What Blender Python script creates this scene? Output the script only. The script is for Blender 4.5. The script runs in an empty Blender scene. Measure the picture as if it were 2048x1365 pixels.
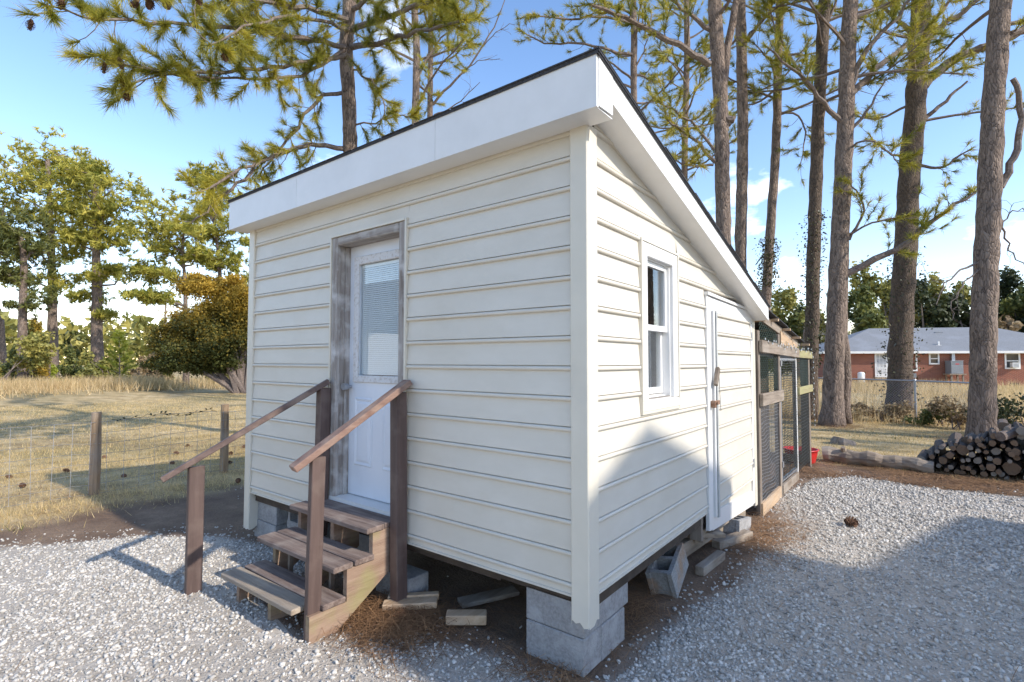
import bpy, math, random
import numpy as np
from mathutils import Vector, Matrix, Euler

random.seed(7)
RNG = np.random.default_rng(11)
S = bpy.context.scene
COL = S.collection
rad = math.radians

# ------------------------------------------------------------------ camera
cam_d = bpy.data.cameras.new('camera')
cam = bpy.data.objects.new('camera', cam_d)
COL.objects.link(cam)
S.camera = cam
cam_d.sensor_width = 36.0
cam_d.lens = 1033.756 / 2048 * 36.0
cam_d.clip_start = 0.05
cam_d.clip_end = 2000
_r = Vector((0.79163715, 0.61099047, 0.00112244))
_u = Vector((0.02335872, -0.03210065, 0.99921165))
_f = Vector((-0.61054483, 0.79098685, 0.03968402))
_m = Matrix((_r, _u, -_f)).transposed().to_4x4()
_m.translation = (1.38, -2.433, 1.6727)
cam.matrix_world = _m

# ------------------------------------------------------------------ light
SUN = Vector((0.836, 0.063, 0.545)).normalized()      # towards the sun
SUN_EL = math.asin(SUN.z)
SUN_AZ = math.atan2(SUN.x, SUN.y)
W = bpy.data.worlds.new('World')
S.world = W
W.use_nodes = True
nt = W.node_tree
nt.nodes.clear()
def wn(t, **k):
    n = nt.nodes.new(t)
    for a, b in k.items():
        setattr(n, a, b)
    return n
out = wn('ShaderNodeOutputWorld')
bg = wn('ShaderNodeBackground')
sky = wn('ShaderNodeTexSky', sky_type='NISHITA', sun_disc=False, sun_elevation=SUN_EL, sun_rotation=SUN_AZ,
         air_density=1.0, dust_density=0.15, ozone_density=1.6)
tc = wn('ShaderNodeTexCoord')
sep = wn('ShaderNodeSeparateXYZ')
nt.links.new(tc.outputs['Generated'], sep.inputs[0])
addz = wn('ShaderNodeMath', operation='ADD'); addz.inputs[1].default_value = 0.22
nt.links.new(sep.outputs['Z'], addz.inputs[0])
mx = wn('ShaderNodeMath', operation='MAXIMUM'); mx.inputs[1].default_value = 0.05
nt.links.new(addz.outputs[0], mx.inputs[0])
dx = wn('ShaderNodeMath', operation='DIVIDE'); dy = wn('ShaderNodeMath', operation='DIVIDE')
nt.links.new(sep.outputs['X'], dx.inputs[0]); nt.links.new(mx.outputs[0], dx.inputs[1])
nt.links.new(sep.outputs['Y'], dy.inputs[0]); nt.links.new(mx.outputs[0], dy.inputs[1])
cmb = wn('ShaderNodeCombineXYZ')
nt.links.new(dx.outputs[0], cmb.inputs[0]); nt.links.new(dy.outputs[0], cmb.inputs[1])
cn = wn('ShaderNodeTexNoise'); cn.inputs['Scale'].default_value = 2.1; cn.inputs['Detail'].default_value = 7; cn.inputs['Roughness'].default_value = 0.55
cmap = wn('ShaderNodeMapping'); cmap.inputs['Location'].default_value = (3.1, 0.6, 0.0)
nt.links.new(cmb.outputs[0], cmap.inputs[0]); nt.links.new(cmap.outputs[0], cn.inputs['Vector'])
cr = wn('ShaderNodeValToRGB')
cr.color_ramp.elements[0].position = 0.60; cr.color_ramp.elements[0].color = (0, 0, 0, 1)
cr.color_ramp.elements[1].position = 0.76; cr.color_ramp.elements[1].color = (1, 1, 1, 1)
nt.links.new(cn.outputs[0], cr.inputs[0])
mixc = wn('ShaderNodeMixRGB'); mixc.inputs['Color2'].default_value = (8.5, 8.6, 8.8, 1)
cf = wn('ShaderNodeMath', operation='MULTIPLY'); cf.inputs[1].default_value = 0.85
nt.links.new(cr.outputs[0], cf.inputs[0]); nt.links.new(cf.outputs[0], mixc.inputs['Fac'])
sg = wn('ShaderNodeMixRGB', blend_type='MULTIPLY'); sg.inputs['Fac'].default_value = 1.0; sg.inputs['Color2'].default_value = (1.10, 0.905, 0.86, 1)
hsv = wn('ShaderNodeHueSaturation'); hsv.inputs['Saturation'].default_value = 1.18
nt.links.new(sky.outputs[0], hsv.inputs['Color']); nt.links.new(hsv.outputs[0], sg.inputs['Color1']); nt.links.new(sg.outputs[0], mixc.inputs['Color1'])
nt.links.new(mixc.outputs[0], bg.inputs['Color'])
bg.inputs['Strength'].default_value = 0.15
nt.links.new(bg.outputs[0], out.inputs['Surface'])

sun_d = bpy.data.lights.new('sun', 'SUN')
sun_d.energy = 2.0
sun_d.angle = rad(0.9)
sun_d.color = (1.0, 0.94, 0.85)
sun = bpy.data.objects.new('sun', sun_d)
COL.objects.link(sun)
sun.rotation_euler = SUN.to_track_quat('Z', 'Y').to_euler()
sun.location = (30, 2, 20)

S.view_settings.view_transform = 'Standard'
S.view_settings.look = 'None'
S.view_settings.gamma = 1.0
S.view_settings.use_curve_mapping = False
S.view_settings.exposure = 1.33

# ------------------------------------------------------------------ materials
def _new(name):
    m = bpy.data.materials.new(name)
    m.use_nodes = True
    n = m.node_tree.nodes
    return m, m.node_tree, n, n['Principled BSDF']

def mat(name, c1, c2=None, scale=8.0, rough=0.7, bump=0.0, stretch=(1, 1, 1), detail=6, c3=None, c3scale=1.5, c3amt=0.5,
        attr=None, metallic=0.0, spec=None, lo=0.35, hi=0.65, bscale=None, trans=0.0):
    m, t, n, p = _new(name)
    p.inputs['Roughness'].default_value = rough
    p.inputs['Metallic'].default_value = metallic
    if spec is not None:
        p.inputs['Specular IOR Level'].default_value = spec
    L = t.links.new
    col = None
    if c2 is None:
        p.inputs['Base Color'].default_value = (*c1, 1)
    else:
        co = n.new('ShaderNodeTexCoord'); mp = n.new('ShaderNodeMapping')
        mp.inputs['Scale'].default_value = stretch
        L(co.outputs['Object'], mp.inputs[0])
        nz = n.new('ShaderNodeTexNoise'); nz.inputs['Scale'].default_value = scale; nz.inputs['Detail'].default_value = detail
        nz.inputs['Roughness'].default_value = 0.65
        L(mp.outputs[0], nz.inputs['Vector'])
        rp = n.new('ShaderNodeValToRGB')
        rp.color_ramp.elements[0].position = lo; rp.color_ramp.elements[0].color = (*c1, 1)
        rp.color_ramp.elements[1].position = hi; rp.color_ramp.elements[1].color = (*c2, 1)
        if attr:
            at = n.new('ShaderNodeAttribute'); at.attribute_name = attr
            ad = n.new('ShaderNodeMath'); ad.operation = 'ADD'
            ml = n.new('ShaderNodeMath'); ml.operation = 'MULTIPLY_ADD'; ml.inputs[1].default_value = 0.9; ml.inputs[2].default_value = -0.45
            L(at.outputs['Fac'], ml.inputs[0]); L(ml.outputs[0], ad.inputs[0]); L(nz.outputs[0], ad.inputs[1])
            L(ad.outputs[0], rp.inputs[0])
        else:
            L(nz.outputs[0], rp.inputs[0])
        col = rp.outputs[0]
        if c3 is not None:
            n2 = n.new('ShaderNodeTexNoise'); n2.inputs['Scale'].default_value = c3scale; n2.inputs['Detail'].default_value = 5
            L(co.outputs['Object'], n2.inputs['Vector'])
            r2 = n.new('ShaderNodeValToRGB')
            r2.color_ramp.elements[0].position = 0.5; r2.color_ramp.elements[0].color = (0, 0, 0, 1)
            r2.color_ramp.elements[1].position = 0.68; r2.color_ramp.elements[1].color = (1, 1, 1, 1)
            L(n2.outputs[0], r2.inputs[0])
            mm = n.new('ShaderNodeMath'); mm.operation = 'MULTIPLY'; mm.inputs[1].default_value = c3amt
            L(r2.outputs[0], mm.inputs[0])
            mc = n.new('ShaderNodeMixRGB'); mc.inputs['Color2'].default_value = (*c3, 1)
            L(mm.outputs[0], mc.inputs['Fac']); L(col, mc.inputs['Color1'])
            col = mc.outputs[0]
        L(col, p.inputs['Base Color'])
        if bump > 0:
            b = n.new('ShaderNodeBump'); b.inputs['Strength'].default_value = bump; b.inputs['Distance'].default_value = 0.02
            if bscale:
                n3 = n.new('ShaderNodeTexNoise'); n3.inputs['Scale'].default_value = bscale; n3.inputs['Detail'].default_value = 5
                L(mp.outputs[0], n3.inputs['Vector']); L(n3.outputs[0], b.inputs['Height'])
            else:
                L(nz.outputs[0], b.inputs['Height'])
            L(b.outputs[0], p.inputs['Normal'])
    if trans > 0:
        o = n['Material Output']
        ts = n.new('ShaderNodeBsdfTranslucent')
        if col is not None: L(col, ts.inputs['Color'])
        else: ts.inputs['Color'].default_value = (*c1, 1)
        mxs = n.new('ShaderNodeMixShader'); mxs.inputs[0].default_value = trans
        L(p.outputs[0], mxs.inputs[1]); L(ts.outputs[0], mxs.inputs[2]); L(mxs.outputs[0], o.inputs['Surface'])
    return m

def wood(name, c1, c2, axis='x', scale=14, rough=0.8, bump=0.35, c3=None, c3amt=0.5, c3scale=3.0, lo=0.35, hi=0.65):
    st = {'x': (0.08, 1, 1), 'y': (1, 0.08, 1), 'z': (1, 1, 0.08)}[axis]
    return mat(name, c1, c2, scale=scale * 2.2, rough=rough, bump=bump, stretch=st, c3=c3, c3amt=c3amt, c3scale=c3scale, lo=lo, hi=hi)

def bark_mat(name, c1, c2, c3, c3amt=0.5):
    m, t, n, p = _new(name)
    p.inputs['Roughness'].default_value = 0.95
    L = t.links.new
    co = n.new('ShaderNodeTexCoord'); mp = n.new('ShaderNodeMapping'); mp.inputs['Scale'].default_value = (1, 1, 0.30)
    L(co.outputs['Object'], mp.inputs[0])
    nz = n.new('ShaderNodeTexNoise'); nz.inputs['Scale'].default_value = 5; nz.inputs['Detail'].default_value = 4
    L(mp.outputs[0], nz.inputs['Vector'])
    mixv = n.new('ShaderNodeMixRGB'); mixv.inputs['Fac'].default_value = 0.16
    L(mp.outputs[0], mixv.inputs['Color1']); L(nz.outputs['Color'], mixv.inputs['Color2'])
    vo = n.new('ShaderNodeTexVoronoi'); vo.feature = 'DISTANCE_TO_EDGE'; vo.inputs['Scale'].default_value = 27
    L(mixv.outputs[0], vo.inputs['Vector'])
    vc = n.new('ShaderNodeTexVoronoi'); vc.inputs['Scale'].default_value = 27
    L(mixv.outputs[0], vc.inputs['Vector'])
    rp = n.new('ShaderNodeValToRGB')
    rp.color_ramp.elements[0].position = 0.0; rp.color_ramp.elements[0].color = (*c1, 1)
    rp.color_ramp.elements[1].position = 0.16; rp.color_ramp.elements[1].color = (*c2, 1)
    L(vo.outputs['Distance'], rp.inputs[0])
    sp = n.new('ShaderNodeSeparateColor'); L(vc.outputs['Color'], sp.inputs[0])
    fm = n.new('ShaderNodeMath'); fm.operation = 'MULTIPLY'; fm.inputs[1].default_value = c3amt
    L(sp.outputs[0], fm.inputs[0])
    mc = n.new('ShaderNodeMixRGB'); mc.inputs['Color2'].default_value = (*c3, 1)
    L(fm.outputs[0], mc.inputs['Fac']); L(rp.outputs[0], mc.inputs['Color1'])
    L(mc.outputs[0], p.inputs['Base Color'])
    b = n.new('ShaderNodeBump'); b.inputs['Strength'].default_value = 0.8; b.inputs['Distance'].default_value = 0.02
    r2 = n.new('ShaderNodeValToRGB'); r2.color_ramp.elements[1].position = 0.22
    L(vo.outputs['Distance'], r2.inputs[0]); L(r2.outputs[0], b.inputs['Height'])
    L(b.outputs[0], p.inputs['Normal'])
    return m

def glass_mat(name, tint=(0.9, 0.95, 0.95), ior=1.5):
    m, t, n, p = _new(name)
    n.remove(p)
    tr = n.new('ShaderNodeBsdfTransparent'); tr.inputs[0].default_value = (*tint, 1)
    gl = n.new('ShaderNodeBsdfGlossy'); gl.inputs['Roughness'].default_value = 0.01
    lw = n.new('ShaderNodeLayerWeight'); lw.inputs['Blend'].default_value = 0.5
    pw = n.new('ShaderNodeMath'); pw.operation = 'POWER'; pw.inputs[1].default_value = 4.0
    fr = n.new('ShaderNodeMath'); fr.operation = 'MULTIPLY_ADD'; fr.inputs[1].default_value = 0.92; fr.inputs[2].default_value = 0.06
    t.links.new(lw.outputs['Facing'], pw.inputs[0]); t.links.new(pw.outputs[0], fr.inputs[0])
    mx_ = n.new('ShaderNodeMixShader')
    t.links.new(fr.outputs[0], mx_.inputs[0]); t.links.new(tr.outputs[0], mx_.inputs[1]); t.links.new(gl.outputs[0], mx_.inputs[2])
    t.links.new(mx_.outputs[0], n['Material Output'].inputs['Surface'])
    return m

M = {}
M['siding'] = mat('vinyl_siding', (0.645, 0.592, 0.495), (0.685, 0.632, 0.535), scale=3, rough=0.42, stretch=(1, 1, 2.5), c3=(0.55, 0.48, 0.36), c3amt=0.28, c3scale=1.3, bump=0.03)
M['trimwhite'] = mat('white_trim', (0.77, 0.75, 0.71), (0.81, 0.79, 0.755), scale=4, rough=0.38, c3=(0.66, 0.65, 0.62), c3amt=0.3, c3scale=2.5)
M['trimcream'] = mat('cream_trim', (0.68, 0.62, 0.50), (0.72, 0.66, 0.54), scale=3, rough=0.4, c3=(0.58, 0.54, 0.47), c3amt=0.3, c3scale=4)
M['chan'] = mat('channel_grey', (0.40, 0.40, 0.38), (0.50, 0.50, 0.47), scale=6, rough=0.5)
M['door'] = mat('door_paint', (0.74, 0.76, 0.80), (0.78, 0.80, 0.83), scale=2, rough=0.35, c3=(0.66, 0.66, 0.66), c3amt=0.25, c3scale=3)
M['litefr'] = mat('peeling_lite_frame', (0.70, 0.68, 0.66), (0.55, 0.50, 0.45), scale=45, rough=0.7, bump=0.3, lo=0.5, hi=0.66)
M['peel_z'] = wood('weathered_jamb', (0.20, 0.16, 0.13), (0.46, 0.42, 0.38), axis='z', scale=11, c3=(0.68, 0.65, 0.62), c3amt=0.7, c3scale=7)
M['peel_x'] = wood('weathered_head', (0.20, 0.16, 0.13), (0.45, 0.41, 0.37), axis='x', scale=11, c3=(0.62, 0.59, 0.56), c3amt=0.5, c3scale=7)
M['brownp'] = wood('brown_paint', (0.085, 0.054, 0.045), (0.13, 0.086, 0.072), axis='z', scale=8, rough=0.6, bump=0.15, c3=(0.20, 0.15, 0.12), c3amt=0.35, c3scale=9)
M['rail'] = wood('worn_brown_paint', (0.105, 0.066, 0.054), (0.165, 0.11, 0.09), axis='y', scale=9, rough=0.65, bump=0.2, c3=(0.33, 0.24, 0.18), c3amt=0.55, c3scale=6)
M['railworn'] = wood('sunbleached_rail', (0.17, 0.095, 0.07), (0.30, 0.19, 0.14), axis='y', scale=10, rough=0.75, bump=0.25, c3=(0.38, 0.28, 0.21), c3amt=0.5, c3scale=7)
M['tread'] = wood('weathered_tread', (0.12, 0.08, 0.065), (0.26, 0.195, 0.16), axis='x', scale=11, rough=0.85, bump=0.6, c3=(0.36, 0.30, 0.25), c3amt=0.5, c3scale=5)
M['tread_new'] = wood('pale_tread', (0.28, 0.21, 0.145), (0.42, 0.34, 0.25), axis='x', scale=11, rough=0.8, bump=0.5, c3=(0.22, 0.19, 0.17), c3amt=0.5, c3scale=4)
M['stringer'] = wood('stringer_wood', (0.24, 0.15, 0.10), (0.36, 0.25, 0.175), axis='y', scale=9, rough=0.85, bump=0.4, c3=(0.27, 0.27, 0.09), c3amt=0.5, c3scale=4)
M['oldwood_y'] = wood('grey_lumber', (0.19, 0.145, 0.105), (0.36, 0.29, 0.22), axis='y', scale=9, c3=(0.42, 0.37, 0.31), c3amt=0.5)
M['oldwood_x'] = wood('grey_lumber_x', (0.20, 0.15, 0.11), (0.38, 0.29, 0.20), axis='x', scale=9, c3=(0.42, 0.37, 0.31), c3amt=0.4)
M['oldwood_z'] = wood('grey_lumber_z', (0.15, 0.115, 0.085), (0.30, 0.24, 0.185), axis='z', scale=9, c3=(0.36, 0.31, 0.26), c3amt=0.4)
M['newwood'] = wood('fresh_lumber', (0.42, 0.27, 0.15), (0.58, 0.42, 0.27), axis='y', scale=9, c3=(0.36, 0.30, 0.24), c3amt=0.4)
M['litmosswood'] = wood('yellow_lit_mossy_lumber', (0.28, 0.23, 0.12), (0.40, 0.36, 0.17), axis='y', scale=9, c3=(0.31, 0.31, 0.13), c3amt=0.6)  # yellow light on the far rails put into the base tone; mossy patches
M['fencewood'] = wood('fence_post_wood', (0.20, 0.13, 0.075), (0.40, 0.28, 0.17), axis='z', scale=9, c3=(0.33, 0.28, 0.23), c3amt=0.5)
M['block'] = mat('concrete_block', (0.27, 0.26, 0.25), (0.38, 0.365, 0.35), scale=60, rough=0.95, bump=0.5, c3=(0.48, 0.465, 0.45), c3amt=0.6, c3scale=9)
M['block_rust'] = mat('stained_block', (0.25, 0.24, 0.22), (0.36, 0.35, 0.33), scale=50, rough=0.95, bump=0.5, c3=(0.40, 0.22, 0.10), c3amt=0.8, c3scale=5)
M['concrete'] = mat('concrete_pad', (0.46, 0.40, 0.33), (0.60, 0.54, 0.46), scale=30, rough=0.95, bump=0.4, c3=(0.36, 0.26, 0.18), c3amt=0.5, c3scale=6)
M['shingle'] = mat('dark_shingle', (0.03, 0.03, 0.033), (0.075, 0.075, 0.08), scale=60, rough=0.95, bump=0.5)
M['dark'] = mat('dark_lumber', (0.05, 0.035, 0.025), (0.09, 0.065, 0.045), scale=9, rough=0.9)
M['inside'] = mat('interior_board', (0.22, 0.19, 0.16), (0.28, 0.25, 0.21), scale=5, rough=0.9)
M['curtain'] = mat('grey_curtain', (0.42, 0.42, 0.42), (0.5, 0.5, 0.5), scale=5, rough=0.9)
M['blind'] = mat('white_blind', (0.84, 0.85, 0.84))
M['glass'] = glass_mat('window_glass', (0.97, 0.985, 0.985))
M['steel'] = mat('galvanised_steel', (0.38, 0.39, 0.41), (0.5, 0.51, 0.53), scale=30, rough=0.45, metallic=0.8)
M['wire'] = mat('fence_wire', (0.30, 0.30, 0.31), (0.42, 0.42, 0.43), scale=30, rough=0.5, metallic=0.6)
M['wireblk'] = mat('dark_wire', (0.03, 0.033, 0.03), (0.07, 0.075, 0.07), scale=30, rough=0.6)
M['wiregrn'] = mat('green_wire', (0.03, 0.055, 0.04), (0.07, 0.11, 0.085), scale=30, rough=0.6)
M['rust'] = mat('rusty_hardware', (0.20, 0.09, 0.045), (0.33, 0.22, 0.15), scale=40, rough=0.8)
M['red'] = mat('red_plastic', (0.55, 0.02, 0.02), (0.62, 0.035, 0.03), scale=6, rough=0.35)
M['bark'] = bark_mat('pine_bark', (0.04, 0.029, 0.023), (0.175, 0.128, 0.10), (0.32, 0.24, 0.185), 0.8)
M['barkdark'] = bark_mat('ivy_bark', (0.035, 0.027, 0.02), (0.125, 0.09, 0.066), (0.19, 0.14, 0.10), 0.6)
M['logbark'] = mat('log_bark', (0.06, 0.042, 0.032), (0.16, 0.115, 0.085), scale=22, rough=0.95)
M['limb'] = mat('limb_bark', (0.12, 0.088, 0.07), (0.25, 0.20, 0.17), scale=22, rough=0.95, bump=0.6)
M['deadlimb'] = mat('pale_dead_limb', (0.30, 0.26, 0.22), (0.42, 0.38, 0.33), scale=15, rough=0.95)
M['needle'] = mat('pine_needles', (0.17, 0.19, 0.022), (0.56, 0.47, 0.06), scale=0.9, rough=0.5, attr='rnd', trans=0.42, lo=0.25, hi=0.8)
M['needley'] = mat('yellow_pine_needles', (0.26, 0.25, 0.03), (0.56, 0.45, 0.05), scale=0.9, rough=0.55, attr='rnd', trans=0.3, lo=0.25, hi=0.8)  # yellower needles for a few sprays
M['needlefar'] = mat('far_pine_needles', (0.20, 0.22, 0.03), (0.64, 0.56, 0.11), scale=0.5, rough=0.6, attr='rnd', trans=0.38, lo=0.25, hi=0.8)
M['needledark'] = mat('dark_pine_needles', (0.06, 0.08, 0.02), (0.22, 0.22, 0.05), scale=0.5, rough=0.6, attr='rnd', trans=0.25, lo=0.25, hi=0.8)  # darker green needles for one far pine
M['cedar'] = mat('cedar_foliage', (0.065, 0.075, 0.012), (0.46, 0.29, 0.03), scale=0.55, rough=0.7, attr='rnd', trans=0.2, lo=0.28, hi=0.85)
M['leafg'] = mat('shrub_leaf', (0.07, 0.095, 0.025), (0.26, 0.26, 0.07), scale=0.6, rough=0.6, attr='rnd', trans=0.25, lo=0.25, hi=0.8)
M['leafy'] = mat('yellow_green_leaf', (0.15, 0.16, 0.035), (0.44, 0.38, 0.10), scale=0.4, rough=0.6, attr='rnd', trans=0.25, lo=0.25, hi=0.8)
M['leafd'] = mat('evergreen_leaf', (0.022, 0.034, 0.014), (0.085, 0.10, 0.035), scale=0.4, rough=0.6, attr='rnd', trans=0.2, lo=0.25, hi=0.8)
M['leaft'] = mat('tan_brush', (0.22, 0.15, 0.08), (0.42, 0.32, 0.18), scale=0.6, rough=0.8, attr='rnd', trans=0.2, lo=0.25, hi=0.8)
M['leafY'] = mat('bright_sapling', (0.20, 0.24, 0.02), (0.40, 0.42, 0.05), scale=0.8, rough=0.6, attr='rnd', trans=0.3, lo=0.25, hi=0.8)
M['ivy'] = mat('ivy_leaf', (0.025, 0.035, 0.012), (0.10, 0.09, 0.03), scale=3, rough=0.5, attr='rnd', trans=0.15, lo=0.25, hi=0.8)
M['grassdry'] = mat('dry_grass', (0.44, 0.32, 0.12), (0.84, 0.64, 0.33), scale=0.35, rough=0.85, attr='rnd', trans=0.42, lo=0.2, hi=0.75)
M['grasstan'] = mat('tall_tan_grass', (0.48, 0.34, 0.15), (0.80, 0.61, 0.34), scale=0.25, rough=0.85, attr='rnd', trans=0.42, lo=0.2, hi=0.75)
M['grassgrn'] = mat('green_weeds', (0.06, 0.085, 0.02), (0.16, 0.17, 0.05), scale=2, rough=0.7, attr='rnd', trans=0.25, lo=0.2, hi=0.75)
M['straw'] = mat('pine_straw', (0.13, 0.065, 0.03), (0.40, 0.22, 0.10), scale=2, rough=0.85, attr='rnd', lo=0.15, hi=0.85)
M['stone'] = mat('crushed_stone', (0.27, 0.25, 0.22), (0.68, 0.63, 0.56), scale=9, rough=0.9, attr='rnd', lo=0.05, hi=0.85, bump=0.25, bscale=90)
M['cone'] = mat('pine_cone', (0.10, 0.05, 0.03), (0.24, 0.13, 0.075), scale=25, rough=0.85)
M['logend'] = mat('cut_log_end', (0.15, 0.095, 0.06), (0.30, 0.20, 0.125), scale=14, rough=0.9, bump=0.3)
M['logend2'] = mat('grey_log_end', (0.20, 0.17, 0.14), (0.36, 0.31, 0.25), scale=14, rough=0.9, bump=0.3)
M['leafbrown'] = mat('fallen_leaf', (0.26, 0.11, 0.05), (0.36, 0.17, 0.08), scale=20, rough=0.8)

# ------------------------------------------------------------------ helpers
ORG = {}
def tag(o, label=None, cat=None, group=None, kind=None):
    if label: o['label'] = label
    if cat: o['category'] = cat
    if group: o['group'] = group
    if kind: o['kind'] = kind
    return o

def thing(name, label, cat, loc=(0, 0, 0), group=None):
    o = bpy.data.objects.new(name, None)
    o.empty_display_size = 0.1
    COL.objects.link(o)
    o.location = loc
    ORG[o] = Vector(loc)
    return tag(o, label, cat, group)

class MB:
    def __init__(s):
        s.v = []; s.f = []; s.mi = []
    def add(s, verts, faces, mi=0):
        b = len(s.v)
        s.v.extend(verts)
        s.f.extend([tuple(b + i for i in f) for f in faces])
        s.mi.extend([mi] * len(faces))
        return s
    def box(s, x0, x1, y0, y1, z0, z1, mi=0):
        if x0 > x1: x0, x1 = x1, x0
        if y0 > y1: y0, y1 = y1, y0
        if z0 > z1: z0, z1 = z1, z0
        return s.add([(x0, y0, z0), (x1, y0, z0), (x1, y1, z0), (x0, y1, z0), (x0, y0, z1), (x1, y0, z1), (x1, y1, z1), (x0, y1, z1)],
                     [(0, 3, 2, 1), (4, 5, 6, 7), (0, 1, 5, 4), (1, 2, 6, 5), (2, 3, 7, 6), (3, 0, 4, 7)], mi)
    def bbox(s, c, size, bev=0.004, rot=None, mi=0):
        """chamfered box: centre, full sizes, optional rotation matrix"""
        hx, hy, hz = size[0] / 2, size[1] / 2, size[2] / 2
        b = min(bev, hx * .45, hy * .45, hz * .45)
        P = []; idx = {}
        for sx in (-1, 1):
            for sy in (-1, 1):
                for sz in (-1, 1):
                    for ax in range(3):
                        p = [sx * (hx - b), sy * (hy - b), sz * (hz - b)]
                        p[ax] = (sx, sy, sz)[ax] * (hx, hy, hz)[ax]
                        idx[(sx, sy, sz, ax)] = len(P); P.append(Vector(p))
        F = []
        for ax in range(3):
            o1, o2 = [a for a in range(3) if a != ax]
            for sg in (-1, 1):
                q = []
                for a, c2 in ((-1, -1), (1, -1), (1, 1), (-1, 1)):
                    k = [0, 0, 0]; k[ax] = sg; k[o1] = a; k[o2] = c2
                    q.append(idx[(k[0], k[1], k[2], ax)])
                F.append(tuple(q))
        for ax in range(3):
            o1, o2 = [a for a in range(3) if a != ax]
            for a in (-1, 1):
                for c2 in (-1, 1):
                    k0 = [0, 0, 0]; k1 = [0, 0, 0]
                    k0[ax] = -1; k1[ax] = 1
                    k0[o1] = k1[o1] = a; k0[o2] = k1[o2] = c2
                    F.append((idx[(*k0, o1)], idx[(*k1, o1)], idx[(*k1, o2)], idx[(*k0, o2)]))
        for sx in (-1, 1):
            for sy in (-1, 1):
                for sz in (-1, 1):
                    F.append((idx[(sx, sy, sz, 0)], idx[(sx, sy, sz, 1)], idx[(sx, sy, sz, 2)]))
        c = Vector(c)
        if rot is not None:
            P = [rot @ p for p in P]
        return s.add([tuple(p + c) for p in P], F, mi)
    def beam(s, a, b, w, h, bev=0.003, mi=0, up=(0, 0, 1)):
        """rectangular bar from a to b; w sideways, h along up"""
        a = Vector(a); b = Vector(b); d = (b - a)
        z = d.normalized(); x = Vector(up).cross(z)
        if x.length < 1e-4: x = Vector((1, 0, 0)).cross(z)
        x.normalize(); y = z.cross(x)
        return s.bbox((a + b) / 2, (w, h, d.length), bev, Matrix((x, y, z)).transposed(), mi)
    def prism(s, poly, axis, a0, a1, mi=0):
        """polygon (2D) extruded along axis ('x': poly is (y,z); 'y': (x,z); 'z': (x,y))"""
        n = len(poly)
        def pt(p, a):
            return {'x': (a, p[0], p[1]), 'y': (p[0], a, p[1]), 'z': (p[0], p[1], a)}[axis]
        V = [pt(p, a0) for p in poly] + [pt(p, a1) for p in poly]
        F = [tuple(range(n))[::-1], tuple(range(n, 2 * n))] + [(i, (i + 1) % n, n + (i + 1) % n, n + i) for i in range(n)]
        return s.add(V, F, mi)
    def tube(s, pts, radii, n=8, mi=0, jitter=0.0, cap=True, rs=None):
        pts = [Vector(p) for p in pts]
        if not isinstance(radii, (list, tuple)): radii = [radii] * len(pts)
        rings = []
        x = None
        b = len(s.v)
        for i, p in enumerate(pts):
            if i == 0: d = pts[1] - pts[0]
            elif i == len(pts) - 1: d = pts[-1] - pts[-2]
            else: d = pts[i + 1] - pts[i - 1]
            d.normalize()
            if x is None:
                x = d.orthogonal().normalized()
            else:
                x = (x - d * x.dot(d))
                if x.length < 1e-5: x = d.orthogonal()
                x.normalize()
            y = d.cross(x)
            for k in range(n):
                a = 2 * math.pi * k / n
                r = radii[i]
                if jitter: r *= 1 + jitter * ((rs or random).random() - .5) * 2
                s.v.append(tuple(p + x * (r * math.cos(a)) + y * (r * math.sin(a))))
        for i in range(len(pts) - 1):
            for k in range(n):
                k2 = (k + 1) % n
                s.f.append((b + i * n + k, b + i * n + k2, b + (i + 1) * n + k2, b + (i + 1) * n + k)); s.mi.append(mi)
        if cap:
            s.f.append(tuple(b + k for k in range(n))[::-1]); s.mi.append(mi)
            e = b + (len(pts) - 1) * n
            s.f.append(tuple(e + k for k in range(n))); s.mi.append(mi)
        return s
    def wire(s, a, b, r, mi=0):
        a = Vector(a); b = Vector(b); d = (b - a).normalized(); x = d.orthogonal().normalized() * r; y = d.cross(x)
        V = []
        for p in (a, b):
            for k in range(3):
                an = 2.0944 * k
                V.append(tuple(p + x * math.cos(an) + y * math.sin(an)))
        return s.add(V, [(0, 1, 4, 3), (1, 2, 5, 4), (2, 0, 3, 5)], mi)
    def mesh(s, name, mats, org=(0, 0, 0), smooth=False):
        me = bpy.data.meshes.new(name)
        o = Vector(org)
        me.from_pydata([(v[0] - o.x, v[1] - o.y, v[2] - o.z) for v in s.v], [], s.f)
        for m_ in (mats if isinstance(mats, (list, tuple)) else [mats]):
            me.materials.append(m_)
        if any(s.mi): me.polygons.foreach_set('material_index', s.mi)
        if smooth: me.polygons.foreach_set('use_smooth', [True] * len(s.f))
        me.update()
        return me
    def build(s, name, mats, parent=None, label=None, cat=None, group=None, kind=None, loc=None, smooth=False):
        org = ORG[parent] if parent is not None else (Vector(loc) if loc is not None else Vector((0, 0, 0)))
        me = s.mesh(name, mats, org, smooth)
        o = bpy.data.objects.new(name, me)
        COL.objects.link(o)
        ORG[o] = org
        if parent is not None: o.parent = parent
        else: o.location = org
        return tag(o, label, cat, group, kind)

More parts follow.
